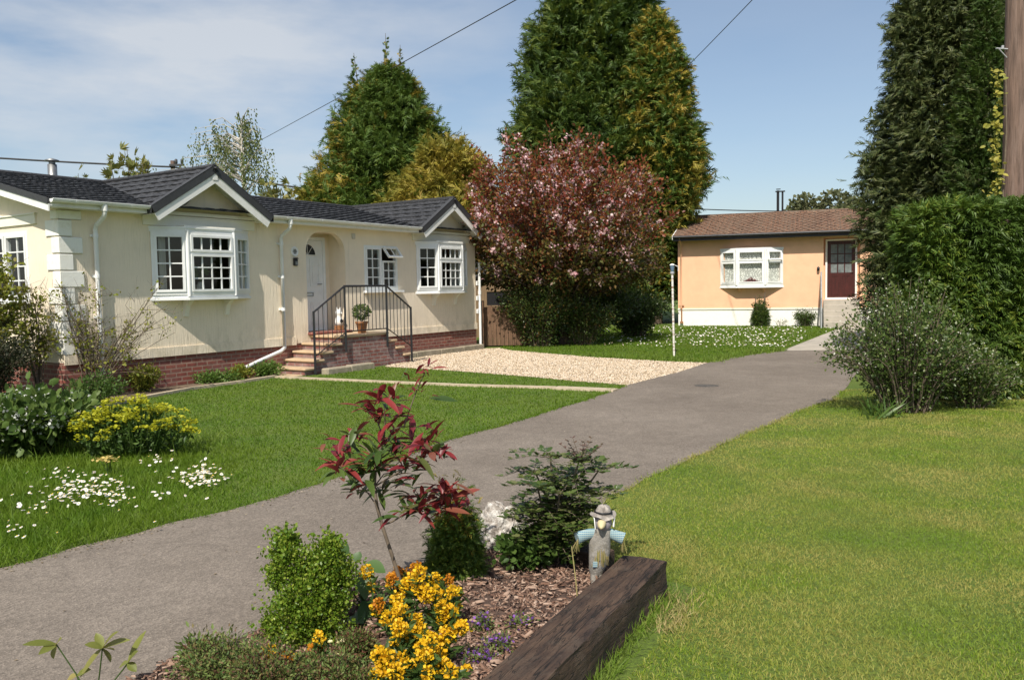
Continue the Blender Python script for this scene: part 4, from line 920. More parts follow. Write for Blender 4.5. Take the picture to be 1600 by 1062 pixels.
hedge('hedge','broad clipped green and gold hedge with a flat top along the right lawn',5.62,10.2,11.3,12.15,2.60,21000,.20,M['hedge'],21)
# birch and saplings behind the cream house
M['birchleaf']=leafmat('birch_leaf',[(.085,.115,.035),(.13,.16,.05),(.19,.21,.085)],.5,.35)
def birch(x,y,base,h,label):
    root=thing('birch_tree',label,'birch tree',(x,y,0)); b=MB()
    b.tube([(0,0,0),(.1,0,h*.5),(.0,0,h*.95)],[.22,.14,.03],8); b.build('trunk',M['birchbark'],root)
    tw=MB(); lv=Leaves(); P=[];D=[]
    for k in range(85):
        t=random.uniform(.55,.97); a=random.uniform(0,2*PI); l=(1.22-t)*5.0*random.uniform(.45,1.1); z=h*t
        ex,ey=math.cos(a)*l-2.4*(1-t)*1.5,math.sin(a)*l; zz=z+l*.45
        tw.tube([(.05,0,z),(ex*.6,ey*.6,zz),(ex,ey,zz-.2)],[.035,.02,.008],4)
        for q in range(6):
            f=random.uniform(.45,1.05); sx,sy,sz=ex*f,ey*f,zz-.1; dl=random.uniform(.6,2.1)
            for j in range(9): s=j/9*dl; P.append((sx+random.gauss(0,.05)+.06*s,sy+random.gauss(0,.05),sz-s)); D.append((random.gauss(0,.5),random.gauss(0,.5),-1))
    tw.build('branches',M['birchbark'],root)
    lv.add(LEAF,np.array(P),np.array(D),rng.uniform(.10,.2,len(P)),wid=1.1); lv.build('crown',M['birchleaf'],root)
BX=at(378,262,45); birch(float(BX[0]),45,0,11.1,'weeping birch tree with pale trunk rising behind the cream house roof')
M['sapleaf']=leafmat('sapling_leaf',[(.11,.14,.03),(.18,.19,.05),(.26,.23,.07)],.5,.35)
def sapling(px,py,y,spread,n,label,tmpl=SPRAY2,m='sapleaf',sz=.5):
    p=at(px,py,y); h=float(p[2]); root=thing('sapling',label,'young tree',(float(p[0]),y,0)); b=MB(); lv=Leaves(); P=[];D=[]
    for k in range(9):
        a=random.uniform(0,2*PI); r=random.uniform(.2,1)*spread; top_=(r*math.cos(a)+.3*spread*(k%3-1),r*math.sin(a),h*random.uniform(.80,1.0))
        b.tube([(0,0,0),(top_[0]*.4,top_[1]*.4,h*.5),top_],[.07,.05,.01],5)
        for j in range(n): t=random.uniform(.55,1.02); P.append((top_[0]*(t-.1)+random.gauss(0,.16),top_[1]*t+random.gauss(0,.16),top_[2]*t)); D.append((random.gauss(0,.7),random.gauss(0,.7),.6))
    b.build('trunk',M['twig'],root); lv.add(tmpl,np.array(P),np.array(D),rng.uniform(.5,1.1,len(P))*sz); lv.build('crown',M[m],root)
sapling(205,222,40,1.2,42,'spindly yellow green sapling behind the roof, left of the distant pole')
sapling(128,268,38,.35,10,'tiny sapling tip just above the roof ridge beside the flue')
sapling(425,276,40,1.1,26,'sparse bare topped sapling above the roof, right of the birch')
# round tree behind the bungalow
def blobtree(name,label,x,y,h,R,n,mats,size,seed,zc=None,rz=None,cat='tree'):
    root=thing(name,label,cat,(x,y,0)); rr=np.random.default_rng(seed); zc=zc or h-R*.8; rz=rz or R*.8
    b=MB(); b.tube([(0,0,0),(0,0,zc)],[.25,.12],8)
    K=26; c=rr.normal(size=(K,3)); c/=np.linalg.norm(c,axis=1,keepdims=True); c=c*np.array([R*.72,R*.72,rz*.72])+[0,0,zc]
    for q in c: b.tube([(0,0,zc-.6*rz),tuple((q+[0,0,zc-.3*rz])/2*[1,1,1]),tuple(q)],[.1,.06,.02],4)
    b.build('trunk',M['bark'],root); lv=Leaves(); i=rr.integers(0,K,n); d=rr.normal(size=(n,3)); d/=np.linalg.norm(d,axis=1,keepdims=True)
    p=c[i]+d*(R*.36*rr.uniform(.4,1.05,n)**.5)[:,None]; lv.add(OVAL,p,d+rr.normal(size=(n,3))*.6,size*rr.uniform(.6,1.2,n),wid=1.2); lv.build('crown',mats,root)
M['hazyleaf']=leafmat('greyish_tree_leaf',[(.07,.085,.035),(.11,.12,.05),(.15,.15,.07)],.6,.3)
qx=at(1287,318,62); blobtree('tree','rounded olive green tree showing behind the brown tiled roof',float(qx[0]),62,8.2,3.1,9000,M['hazyleaf'],.30,31)
# ------------------------------------------------------------------ pink blossom tree
M['crableaf']=leafmat('bronze_leaf',[(.12,.024,.016),(.20,.042,.022),(.27,.085,.028),(.17,.12,.03)],.45,.3,(.35,.08,.04))
M['crabgreen']=leafmat('bronze_green_leaf',[(.055,.08,.016),(.095,.105,.022),(.16,.10,.028),(.12,.05,.022)],.45,.3,(.2,.16,.04))
M['blossom']=leafmat('pink_blossom',[(.50,.22,.25),(.66,.38,.41),(.77,.56,.55),(.82,.68,.66)],.6,.3,(.8,.5,.5))
ct=thing('blossom_tree','broad domed tree covered in pink blossom and bronze leaves beside the gravel','blossom tree',(1.48,23.4,0))
b=MB(); b.tube([(0,0,-.1),(.03,0,.5),(0,.02,1.15)],[.19,.15,.14],10)
P=[];D=[];MI=[];FP=[];
rr=np.random.default_rng(5)
for k in range(400):
    a=rr.uniform(0,2*PI); el=math.asin(rr.uniform(-.55,1.0)); 
    rad=rr.uniform(.91,1.03)+.08*math.sin(3*a+1)*math.cos(el*2)+.07*math.sin(7*a+4*el)
    tip=np.array([math.cos(a)*math.cos(el)*3.05*rad*(1.04 if math.cos(a)<0 else .95),math.sin(a)*math.cos(el)*2.7*rad,3.25+math.sin(el)*2.25*rad*(1 if el>0 else 1.15)])
    tip+= np.array([0,0,rr.uniform(-.25,.5) if el>.2 else -.1])
    if tip[2]<1.1: tip[2]=1.1+rr.uniform(0,.5)
    base=np.array([rr.normal()*.08,rr.normal()*.08,rr.uniform(.9,1.5)]); mid=base*.45+tip*.55+np.array([0,0,.25])*(1 if el<.5 else 0)+rr.normal(size=3)*.12
    pts=[(1-t)**2*base+2*t*(1-t)*mid+t*t*tip for t in np.linspace(0,1,6)]
    b.tube([tuple(q) for q in pts],[.035,.028,.022,.016,.010,.004],4,False)
    n=int(105); t=1-(1-.30)*rr.uniform(0,1,n)**1.25; t=np.clip(t,.25,1)
    pp=((1-t)**2)[:,None]*base+(2*t*(1-t))[:,None]*mid+(t*t)[:,None]*tip; axis=tip-mid; axis/=np.linalg.norm(axis)
    j=rr.normal(size=(n,3)); pp=pp+j*(.11*(1.2-.5*t))[:,None]; P.append(pp); D.append(j*.8+axis*.7)
    green=1.0 if tip[2]<2.9 else (.6 if tip[2]<3.7 else .22); MI.append((rr.uniform(0,1,n)<green).astype(int))
    nf=int((58 if tip[2]>2.9 else 30)*(rr.uniform(0,1)<.66)*rr.uniform(.3,1.3)); c=rr.uniform(.55,1.02,max(1,nf//14)); ci=rr.integers(0,len(c),nf); tt=c[ci]
    fp=((1-tt)**2)[:,None]*base+(2*tt*(1-tt))[:,None]*mid+(tt*tt)[:,None]*tip+rr.normal(size=(nf,3))*.055; FP.append(fp)
b.build('trunk',M['bark'],ct)
lv=Leaves(); P=np.concatenate(P);D=np.concatenate(D); lv.add(LEAF,P,D,rr.uniform(.07,.13,len(P)),np.concatenate(MI),wid=1.15); lv.build('crown',[M['crableaf'],M['crabgreen']],ct)
lv=Leaves(); FP=np.concatenate(FP); lv.add(FLOWER,FP,rdir(len(FP)),rr.uniform(.055,.10,len(FP))); lv.build('blossom',M['blossom'],ct)
# generic bush from upright or radiating stems
def bush(name,label,x,y,rx,ry,h,nst,per,size,mats,midx=None,seed=1,cat='shrub',tmpl=LEAF,z=0,flower=None,nfl=0,fsize=.03,arch=.3,inner=.2,wid=1.,fmat=None,stem=None,stemr=.008,jit=.05,lean=(0,0),flat=1.,fname='flowers',group=None,top=.35):
    root=thing(name,label,cat,(x,y,z),0,group); rr=np.random.default_rng(seed); b=MB(); P=[];D=[];FP=[]
    for k in range(nst):
        a=rr.uniform(0,2*PI); u=math.sqrt(rr.uniform(0,1)); hz=h*(1-top*u*u)*rr.uniform(.72,1.05)
        tip=np.array([math.cos(a)*rx*u+lean[0],math.sin(a)*ry*u+lean[1],hz]); base=np.array([math.cos(a)*rx*u*.25,math.sin(a)*ry*u*.25,0]); mid=(base+tip)/2+np.array([0,0,arch*h])*u-np.array([math.cos(a)*rx,math.sin(a)*ry,0])*.12*u+rr.normal(size=3)*.03*h
        pts=[(1-t)**2*base+2*t*(1-t)*mid+t*t*tip for t in np.linspace(0,1,5)]
        b.tube([tuple(q) for q in pts],[stemr,stemr*.85,stemr*.7,stemr*.5,stemr*.25],4,False)
        t=inner+(1-inner)*rr.uniform(0,1,per)**.8; pp=((1-t)**2)[:,None]*base+(2*t*(1-t))[:,None]*mid+(t*t)[:,None]*tip; j=rr.normal(size=(per,3)); P.append(pp+j*jit); ax=tip-base; ax/=np.linalg.norm(ax); D.append(j*[1,1,flat]+ax*.5)
        if nfl: m=rr.poisson(nfl); tt=rr.uniform(.6,1.03,m); FP.append(((1-tt)**2)[:,None]*base+(2*tt*(1-tt))[:,None]*mid+(tt*tt)[:,None]*tip+rr.normal(size=(m,3))*jit)
    b.build('stems',stem or M['twig'],root)
    lv=Leaves(); P=np.concatenate(P); D=np.concatenate(D); mi=0
    if isinstance(mats,list): mi=rr.integers(0,len(mats),len(P)) if midx is None else (rr.uniform(0,1,len(P))<midx).astype(int)
    lv.add(tmpl,P,D,size*rr.uniform(.6,1.25,len(P)),mi,wid=wid); lv.build('foliage',mats,root)
    if nfl:
        lv=Leaves(); FP=np.concatenate(FP); lv.add(flower or FLOWER,FP,rdir(len(FP),.5),fsize*rr.uniform(.7,1.2,len(FP)),up=(0,0,1),roll=1.); o_=lv.build(fname,fmat or M['daisy'],root); o_['kind']='stuff'
    return root
M['shade']=leafmat('dark_evergreen_leaf',[(.022,.042,.010),(.038,.064,.014),(.06,.095,.02),(.10,.14,.04)],.35,.2)
bush('shrub','dark evergreen shrub beneath the pink blossom tree next to the gate',.75,22.75,1.15,.8,1.95,150,100,.075,[M['shade'],M['crabgreen']],midx=.25,seed=41,inner=.05,jit=.10)
bush('shrub','low dark shrub with variegated leaves under the middle of the pink blossom tree',2.0,23.0,1.0,.6,1.45,110,80,.07,[M['shade'],M['crabgreen']],midx=.2,seed=42,inner=.05,jit=.09)
bush('shrub','deep shaded evergreen bush behind the trunk of the pink blossom tree',1.9,24.9,2.1,.7,1.9,170,90,.09,M['shade'],seed=43,inner=.05,jit=.12)
bush('shrub','dark leafy bush at the back right under the pink blossom tree',3.95,26.5,1.3,.7,1.5,100,80,.09,M['shade'],seed=44,inner=.05,jit=.12)
# plants at the apricot house wall
dc_=opt(3.13,-.35); conifer('dwarf_conifer','tiny twin spired dwarf conifer against the white base of the apricot house',dc_[0],dc_[1],.92,.33,lambda t:np.clip(1-t**2,.05,1),240,.12,[M['leyl'],M['midc']],lambda a,t,s:.2+0*t,51,per=8,leaders=[(-.20,0,.90),(.18,0,1.05)],tilt=.6,z0=0,T_=SPRAYF)
M['greenleaf']=leafmat('fresh_green_leaf',[(.035,.075,.014),(.06,.115,.02),(.10,.16,.035)],.5,.3)
dc_=opt(4.72,-.45); bush('shrub','small green shrub against the white base near the concrete steps',dc_[0],dc_[1],.5,.35,.62,50,40,.06,[M['greenleaf'],M['shade']],seed=52,inner=.1)
dc_=opt(3.85,-.2); bush('weed','few thin weeds along the foot of the white base wall',dc_[0],dc_[1],.35,.06,.32,7,7,.05,M['greenleaf'],seed=53,cat='weeds')
# flowering shrub on the right lawn edge
M['vib']=leafmat('grey_green_leaf',[(.028,.056,.011),(.052,.090,.018),(.085,.13,.030),(.15,.18,.055)],.4,.25)
M['vibfl']=leafmat('cream_bud',[(.52,.52,.42),(.66,.66,.56),(.42,.45,.28)],.6,.3)
bush('flowering_shrub','loose arching shrub with small leaves and tiny cream flowers in front of the hedge',4.95,10.35,1.08,.8,1.70,125,85,.046,M['vib'],seed=61,nfl=4.5,fsize=.024,fmat=M['vibfl'],arch=.22,inner=.08,jit=.065,wid=1.25,lean=(-.05,0),stemr=.009,top=.55)
LONG=1
bush('flowering_shrub','lower spreading shrub with tiny cream flowers at the foot of the hedge',5.9,10.6,.72,.5,.90,62,75,.045,M['vib'],seed=62,nfl=4,fsize=.024,fmat=M['vibfl'],arch=.2,inner=.08,jit=.06,wid=1.25,top=.6)
M['iris']=leafmat('strap_leaf',[(.055,.11,.02),(.085,.15,.03),(.13,.19,.05)],.4,.3)
def tuft(name,label,x,y,n,l,w,m,seed,z=0,spread=.1,cat='plant',out=.7):
    root=thing(name,label,cat,(x,y,z)); rr=np.random.default_rng(seed); lv=Leaves(); p=np.stack([rr.normal(size=n)*spread,rr.normal(size=n)*spread,np.zeros(n)],1); d=rr.normal(size=(n,3))*[out,out,.15]+[0,0,1.]; lv.add(BLADE2,p,d,l*rr.uniform(.6,1.1,n),wid=w/l); lv.build('leaf_blades',m,root); return root
q=gp(1375,652); tuft('iris_clump','clump of green strap leaves at the foot of the flowering shrub by the driveway','iris clump',0,0,0,0,0,0) if 0 else tuft('iris_clump','clump of green strap leaves at the foot of the flowering shrub by the driveway',float(q[0]),float(q[1]),40,.34,.028,M['iris'],63)
# ------------------------------------------------------------------ front garden bed on the left
q=gp(45,664); M['comfrey']=leafmat('broad_dull_leaf',[(.05,.095,.018),(.08,.135,.026),(.13,.185,.045)],.5,.25)
M['comfl']=leafmat('white_bell_flower',[(.62,.66,.58),(.72,.74,.68),(.78,.78,.72)],.6,.3)
q=gp(40,735); bush('white_flowered_plant','big leafy plant with drooping white flowers at the left edge of the lawn',float(q[0])-.42,float(q[1])+.75,.74,.6,.66,130,46,.095,M['comfrey'],seed=71,tmpl=OVAL,nfl=11,fsize=.042,fmat=M['comfl'],inner=.1,jit=.05,stem=M['greenleaf'],top=.3,cat='flowering plant')
M['euph']=leafmat('acid_yellow_bract',[(.24,.26,.010),(.36,.37,.014),(.46,.45,.03)],.6,.3)
q=gp(205,722)
ex,ey=float(q[0])-.12,float(q[1])+.35
root=thing('euphorbia','rounded clump of acid yellow flower heads on green stems at the lawn edge','flowering plant',(ex,ey,0))
b=MB(); lv=Leaves(); lf=Leaves(); rr=np.random.default_rng(72); fh=[]
for k in range(92):
    a=rr.uniform(0,2*PI); u=math.sqrt(rr.uniform(0,1)); tx,ty=math.cos(a)*u*.66,math.sin(a)*u*.45; hz=.56*(1-.42*u*u)*rr.uniform(.72,1.08); b.tube([(tx*.6,ty*.6,0),(tx*.9,ty*.9,hz*.6),(tx,ty,hz)],[.006,.005,.004],4,False)
    n=16; t=rr.uniform(.2,.9,n); lv.add(LEAF,np.stack([tx*(.6+.4*t),ty*(.6+.4*t),hz*t],1)+rr.normal(size=(n,3))*.015,rr.normal(size=(n,3))+[0,0,.5],rr.uniform(.05,.09,n),wid=.7)
    n=34; r_=np.sqrt(rr.uniform(0,1,n))*.062; aa=rr.uniform(0,2*PI,n); lf.add(OVAL,np.stack([tx+r_*np.cos(aa),ty+r_*np.sin(aa),hz+.03-r_*r_*9+rr.normal(size=n)*.008],1),np.stack([np.cos(aa),np.sin(aa),rr.uniform(-.1,.5,n)],1),rr.uniform(.022,.036,n),up=(0,0,1),roll=.5,wid=1.5)
b.build('stems',M['greenleaf'],root); lv.build('foliage',M['greenleaf'],root); lf.build('flower_heads',M['euph'],root)
q=gp(158,752); root=thing('yellow_flower','small pale yellow flower cluster in front of the acid yellow clump','flowering plant',(float(q[0]),float(q[1])+.15,0)); lf=Leaves(); n=60; lf.add(OVAL,np.stack([rng.normal(size=n)*.045,rng.normal(size=n)*.04,.17+rng.normal(size=n)*.012],1),rdir(n,.3,.4),.03,up=(0,0,1),wid=1.4); M['pale_yel']=leafmat('pale_yellow_petal',[(.5,.38,.10),(.6,.48,.18)],.6,.3); o_=lf.build('flower_heads',M['pale_yel'],root); o_['kind']='stuff'; b=MB(); [b.tube([(random.gauss(0,.02),random.gauss(0,.02),0),(random.gauss(0,.04),random.gauss(0,.03),.17)],.004,4) for _ in range(6)]; b.build('stems',M['greenleaf'],root)
# dark hedge-like shrub, leafy sparse shrub, bare twiggy shrub by the house corner
q=gp(20,640); M['darkshrub']=leafmat('dark_twiggy_leaf',[(.014,.018,.008),(.025,.032,.012),(.045,.05,.02)],.6,.15)
bush('dark_shrub','dense dark twiggy shrub behind the white flowered plant',-7.55,11.6,.85,.6,1.12,170,90,.05,M['darkshrub'],seed=73,inner=.05,jit=.05,top=.15,stemr=.007)
M['newleaf']=leafmat('fresh_lime_leaf',[(.13,.17,.02),(.21,.25,.03),(.29,.31,.05),(.20,.17,.03)],.5,.35)
def arching(name,label,x,y,stems,per,size,m,seed,z=0,r=.012,twig=3,bark='twig'):
    root=thing(name,label,'shrub',(x,y,z)); rr=np.random.default_rng(seed); b=MB(); P=[];D=[]
    for (dx,dy,h) in stems:
        tip=np.array([dx,dy,h]); mid=np.array([dx*.35+rr.normal()*.12,dy*.3,h*(.62+rr.normal()*.08)]); base=np.array([dx*.06,dy*.06,0])
        f=lambda t:(1-t)**2*base+2*t*(1-t)*mid+t*t*tip
        b.tube([tuple(f(t)) for t in np.linspace(0,1,8)],list(np.linspace(r,r*.25,8)),5,False)
        for k in range(twig):
            t=rr.uniform(.3,.9); s=f(t); dd=rr.normal(size=3)*[.5,.35,.4]+[dx*.25,dy*.2,.28]; ln=rr.uniform(.25,.6); e=s+dd*ln; m2=(s+e)/2+rr.normal(size=3)*.04; b.tube([tuple(s),tuple(m2),tuple(e)],[r*.45,r*.32,r*.15],4,False)
            for _ in range(3): q0=s+(e-s)*rr.uniform(.3,1); e2=q0+rr.normal(size=3)*.13+[0,0,.1]; b.tube([tuple(q0),tuple(e2)],[r*.25,r*.12],3,False)
            n=rr.poisson(per); u=rr.uniform(.2,1.05,n); P.append(s+(e-s)*u[:,None]+rr.normal(size=(n,3))*.035); D.append(rr.normal(size=(n,3))+[0,0,.5])
    b.build('stems',M[bark],root); P=np.concatenate(P);D=np.concatenate(D); lv=Leaves(); lv.add(OVAL,P,D,size*rr.uniform(.6,1.2,len(P))); lv.build('foliage',m,root)
rs=random.Random(3)
arching('leafy_shrub','loose shrub with lime green young leaves in front of the end wall window',-8.05,12.25,[(rs.uniform(-1.,.75),rs.uniform(-.4,.4),rs.uniform(1.1,2.2)) for _ in range(48)],48,.066,M['newleaf'],74,twig=7)
q=gp(150,612)
arching('bare_shrub','nearly leafless twiggy shrub with arching stems against the cream wall by the downpipe',-6.72,13.15,[(rs.uniform(-.6,1.45),rs.uniform(-.35,.12),rs.uniform(.75,1.95)) for _ in range(22)],7,.05,M['newleaf'],75,twig=6,r=.012)
arching('slender_shrub','slender upright leafy shrub directly in front of the house corner stones',-7.35,12.85,[(rs.uniform(-.28,.3),rs.uniform(-.2,.1),rs.uniform(1.2,2.0)) for _ in range(12)],18,.055,M['newleaf'],76,twig=6,r=.012)
for (u_,v_,lab,sd,rx,h,mt) in ((-9.95,-.22,'low lime green plant at the brick base beside the bare twiggy shrub',77,.34,.46,'newleaf'),(-11.3,-1.2,'straggly green plant between the white flowered plant and the house corner',78,.5,.5,'greenleaf'),(-7.42,-.30,'low green plant under the slanting white drainpipe',79,.36,.27,'midleaf'),(-8.5,-.26,'thin green plants in the soil along the brick base',80,.5,.17,'midleaf'),(-8.02,-.30,'small yellowish plant at the end of the slanting drainpipe',81,.18,.24,'newleaf')):
    M.setdefault('midleaf',leafmat('soft_green_leaf',[(.06,.13,.02),(.10,.18,.03),(.16,.23,.05)],.5,.3))
    q=hp(u_,v_); bush('border_plant',lab,q[0],q[1],rx,rx*.5,h,44,30,.055,M[mt],seed=sd,inner=.1,jit=.04,stem=M['greenleaf'],stemr=.004,cat='border plant')
# ------------------------------------------------------------------ raised foreground bed
def sleeper(label,p,q,w,z0,z1,seed,side=1):
    """p->q outer top edge; body lies on the left of p->q when side=1"""
    rr=random.Random(seed); p=Vector((p[0],p[1],0));q=Vector((q[0],q[1],0)); d=(q-p); Ln=d.length; a=math.atan2(d.y,d.x)
    n=int(Ln/.05)+1; mcs=12; vs=[];fs=[]; prof=[(0,0),(0,.35),(0,.75),(0,.96),(.025,1),(.3,1.005),(.6,1.0),(.96,1),(1,.94),(1,.5),(1,0)]
    m=len(prof)
    for i in range(n+1):
        x=Ln*i/n; e=(.012 if i in(0,n) else 0)
        for k,(u,h) in enumerate(prof):
            j=.005*math.sin(x*3.1+k*2.2+seed)+.003*math.sin(x*11+k)+rr.gauss(0,.002); yy=(u*w)*side; zz=z0+(z1-z0)*h
            vs.append((x+rr.gauss(0,.003)*(i in(0,n)),yy+(j if u in(0,1) else 0)*1.,zz+(j*.5 if h>.8 else 0)-(e if h>.8 else 0)))
    for i in range(n):
        for k in range(m-1): fs.append((i*m+k,(i+1)*m+k,(i+1)*m+k+1,i*m+k+1) if side<0 else (i*m+k,i*m+k+1,(i+1)*m+k+1,(i+1)*m+k))
    fs.append(tuple(range(m)) if side<0 else tuple(range(m-1,-1,-1))); fs.append(tuple(n*m+k for k in (range(m-1,-1,-1) if side<0 else range(m))))
    b=MB(); b.add(vs,fs,False); o=b.build('timber_sleeper',M['sleeper']); o.location=(p.x,p.y,0); o.rotation_euler=(0,0,a); tag(o,label,'railway sleeper'); return o
E0=(.80,4.32); dS=np.array([-.455,-.89]); E1=(E0[0]+dS[0]*2.9,E0[1]+dS[1]*2.9)
sleeper('long dark weathered timber sleeper edging the flower bed beside the right lawn',E0,E1,.235,-.02,.20,1,-1)
BL=(-.16,5.08); 
sleeper('dark timber sleeper across the back of the flower bed behind the scarecrow',(.56,4.62),BL,.16,-.02,.17,2,1)
sleeper('low timber sleeper along the driveway side of the flower bed, mostly under plants',(-.22,5.02),(-1.62,3.15),.15,-.02,.10,3,1)
bed=[(.57,4.47),(.42,4.52),(-.18,4.92),(-1.18,3.70),(-1.75,2.9),(-1.75,1.8),(-.55,1.8)]
# mounded mulch surface
nxx=46; gx=np.linspace(-1.8,.65,nxx); gy=np.linspace(1.8,5.0,60); 
def bedz(x,y): return .115+.035*np.sin(x*3+1)*np.sin(y*2.3)+.015*np.sin(x*11+y*7)
vs=[];idx={};fs=[]
GX,GY=np.meshgrid(gx,gy,indexing='ij'); PT=np.stack([GX.ravel(),GY.ravel()],1); ins=inpoly(PT,bed).reshape(GX.shape)
b=MB(); vz=bedz(GX,GY)+rng.normal(size=GX.shape)*.006
vs=[(GX[i,j],GY[i,j],vz[i,j]) for i in range(nxx) for j in range(60)]
for i in range(nxx-1):
    for j in range(59):
        if ins[i:i+2,j:j+2].sum()>=2: fs.append((i*60+j,(i+1)*60+j,(i+1)*60+j+1,i*60+j+1))
b.add(vs,fs,True); mu=b.build('mulch_bed',M['mulch']); mu['kind']='structure'
n=21000; p=np.stack([rng.uniform(-1.75,.6,n),rng.uniform(2.4,5.0,n)],1); p=p[inpoly(p,bed)]; n=len(p)
p3=np.stack([p[:,0],p[:,1],bedz(p[:,0],p[:,1])+rng.uniform(.0,.022,n)],1)
CHIP=T([(-.5,-.5,-.06),(.5,-.45,-.06),(.4,.5,-.06),(-.45,.5,-.06),(-.4,-.4,.10),(.4,-.4,.12),(.35,.4,.10),(-.4,.45,.08)],[(4,5,6),(4,6,7),(0,1,5),(0,5,4),(1,2,6),(1,6,5),(2,3,7),(2,7,6),(3,0,4),(3,4,7)])
lv=Leaves(); d=rng.normal(size=(n,3))*[1,1,.28]; lv.add(CHIP,p3,d,rng.uniform(.010,.05,n)*rng.uniform(.5,1,n),up=(0,0,1),roll=.5,wid=rng.uniform(.12,.40,n)); o=lv.build('bark_chips',M['chip']); tag(o,'brown bark chippings covering the flower bed','bark chips',kind='stuff')
# a flowering bed plants helper
def bp(px,py): 
    q=gp(px,py,.12); return float(q[0]),float(q[1])
def leafblade(b,base,d,up,Ln,W,droop=.25,fold=.25,seg=5):
    d=Vector(d).normalized(); up=Vector(up); s=d.cross(up); s=s.normalized() if s.length>1e-4 else Vector((1,0,0)); n=s.cross(d).normalized(); vs=[];fs=[]
    for i in range(seg+1):
        t=i/seg; w=W*(math.sin(PI*min(1,t*.94+.04))**.8)*.5*(1 if t<.5 else 1); c=Vector(base)+d*(Ln*t)-Vector((0,0,1))*droop*Ln*t*t
        vs+=[tuple(c-s*w+n*w*fold),tuple(c),tuple(c+s*w+n*w*fold)]
    for i in range(seg): k=3*i; fs+=[(k,k+1,k+4,k+3),(k+1,k+2,k+5,k+4)]
    b.add(vs,fs,True)
# photinia
M['phored']=leafmat('glossy_red_leaf',[(.11,.012,.018),(.17,.02,.026),(.24,.036,.034),(.19,.075,.04)],.42,.25,(.5,.06,.06),spec=.4)
M['phogrn']=leafmat('glossy_green_leaf',[(.03,.06,.014),(.05,.095,.02),(.085,.13,.03),(.10,.045,.03)],.42,.25,(.18,.25,.05),spec=.4)
px_,py_=bp(635,937); Y0=py_
ph=thing('red_leaf_shrub','slender young shrub with glossy dark red and green leaves on a bare leaning stem','shrub',(px_,py_,.12))
def W3(px,py,dy=0): q=at(px,py,Y0+dy); return Vector((float(q[0])-px_,float(q[1])-py_,float(q[2])-.12))
b=MB(); stem=[Vector((0,0,-.03)),W3(628,915),W3(612,865),W3(597,820),W3(589,790),W3(585,760),W3(588,720,.03),W3(600,685,.03)]
b.tube([tuple(p) for p in stem],[.0105,.010,.0095,.009,.0085,.008,.007,.006],7)
br=[([stem[6],W3(615,670,.0),W3(632,665,-.05),W3(640,640,-.05),W3(652,608,-.06),W3(664,582,-.06)],.005),
 ([stem[3],W3(612,815,-.05),W3(632,803,-.08),W3(660,788,-.1),W3(700,772,-.12)],.0055),
 ([W3(660,788,-.1),W3(690,790,-.05),W3(712,793,0)],.004),
 ([stem[5],W3(565,752,-.06),W3(545,740,-.1),W3(530,728,-.12)],.005),
 ([stem[4],W3(575,770,.1),W3(560,757,.15)],.004),
 ([stem[6],W3(572,700,.05),W3(556,690,.1)],.004),
 ([stem[5],W3(610,745,-.1),W3(640,728,-.14),W3(668,712,-.14)],.005),
 ([stem[6],W3(620,700,.05),W3(650,690,.1),W3(678,680,.12)],.0045),
 ([stem[7],W3(602,660,0),W3(600,635,-.03)],.005),([stem[7],W3(588,655,.05),W3(570,640,.1)],.004),
 ([stem[5],W3(600,740,.12),W3(625,735,.18)],.004)]
for pts,r in br: b.tube([tuple(p) for p in pts],list(np.linspace(r,r*.5,len(pts))),5)
b.build('stem',M['twig'],ph)
rd=MB(); gr=MB(); R_=random.Random(9)
def whorl(c,n,l,red,updir=(0,0,1),wide=.235):
    for k in range(n):
        a=2*PI*k/n+R_.uniform(-.4,.4); el=R_.uniform(-.55,1.0); d=Vector((math.cos(a)*math.cos(el),math.sin(a)*math.cos(el)*.9,math.sin(el)))+Vector(updir)*.25
        bb=rd if R_.random()<red else gr; ll=l*R_.uniform(.65,1.15); c2=Vector(c)+Vector((R_.gauss(0,.024),R_.gauss(0,.024),R_.gauss(0,.03)))
        leafblade(bb,c2,d,(R_.gauss(0,.3),R_.gauss(0,.3),1),ll,ll*wide*R_.uniform(.85,1.15),R_.uniform(.05,.5),.3)
for (px,py,dy,n,l,red) in ((664,580,-.06,5,.075,1),(636,592,-.06,3,.07,1),(655,606,-.06,3,.06,1),(602,632,-.03,9,.115,.95),(618,660,0,6,.11,.8),(572,640,.1,6,.10,.9),(590,655,.05,6,.10,.7),(556,690,.1,7,.11,.75),(545,705,0,5,.10,.7),(530,727,-.12,8,.115,.95),(512,695,-.1,2,.09,1),(560,757,.15,6,.11,.2),(575,735,-.05,9,.125,.12),(590,712,-.08,8,.13,.15),(600,765,.05,5,.12,.1),(620,690,.03,8,.12,.6),(650,690,.1,7,.12,.8),(678,682,.12,5,.10,1),(640,728,-.14,8,.125,.5),(668,712,-.14,8,.125,.9),(690,705,-.1,4,.11,1),(625,735,.18,6,.11,.3),(632,803,-.08,4,.11,.1),(660,788,-.1,7,.12,.45),(640,770,0,6,.12,.3),(700,772,-.12,10,.125,1),(690,790,-.05,6,.12,.85),(712,793,0,7,.11,.9),(655,800,-.05,4,.11,.6),(560,765,-.05,4,.10,.15)):
    whorl(W3(px,py,dy),int(n*2.5),l*1.08,red*.88)
for e in ((W3(672,622,-.05),(1,0,-.08),.13),): leafblade(gr,e[0],e[1],(0,-.5,1),e[2],.045,.05,.3)
rd.build('red_leaves',M['phored'],ph); gr.build('green_leaves',M['phogrn'],ph)
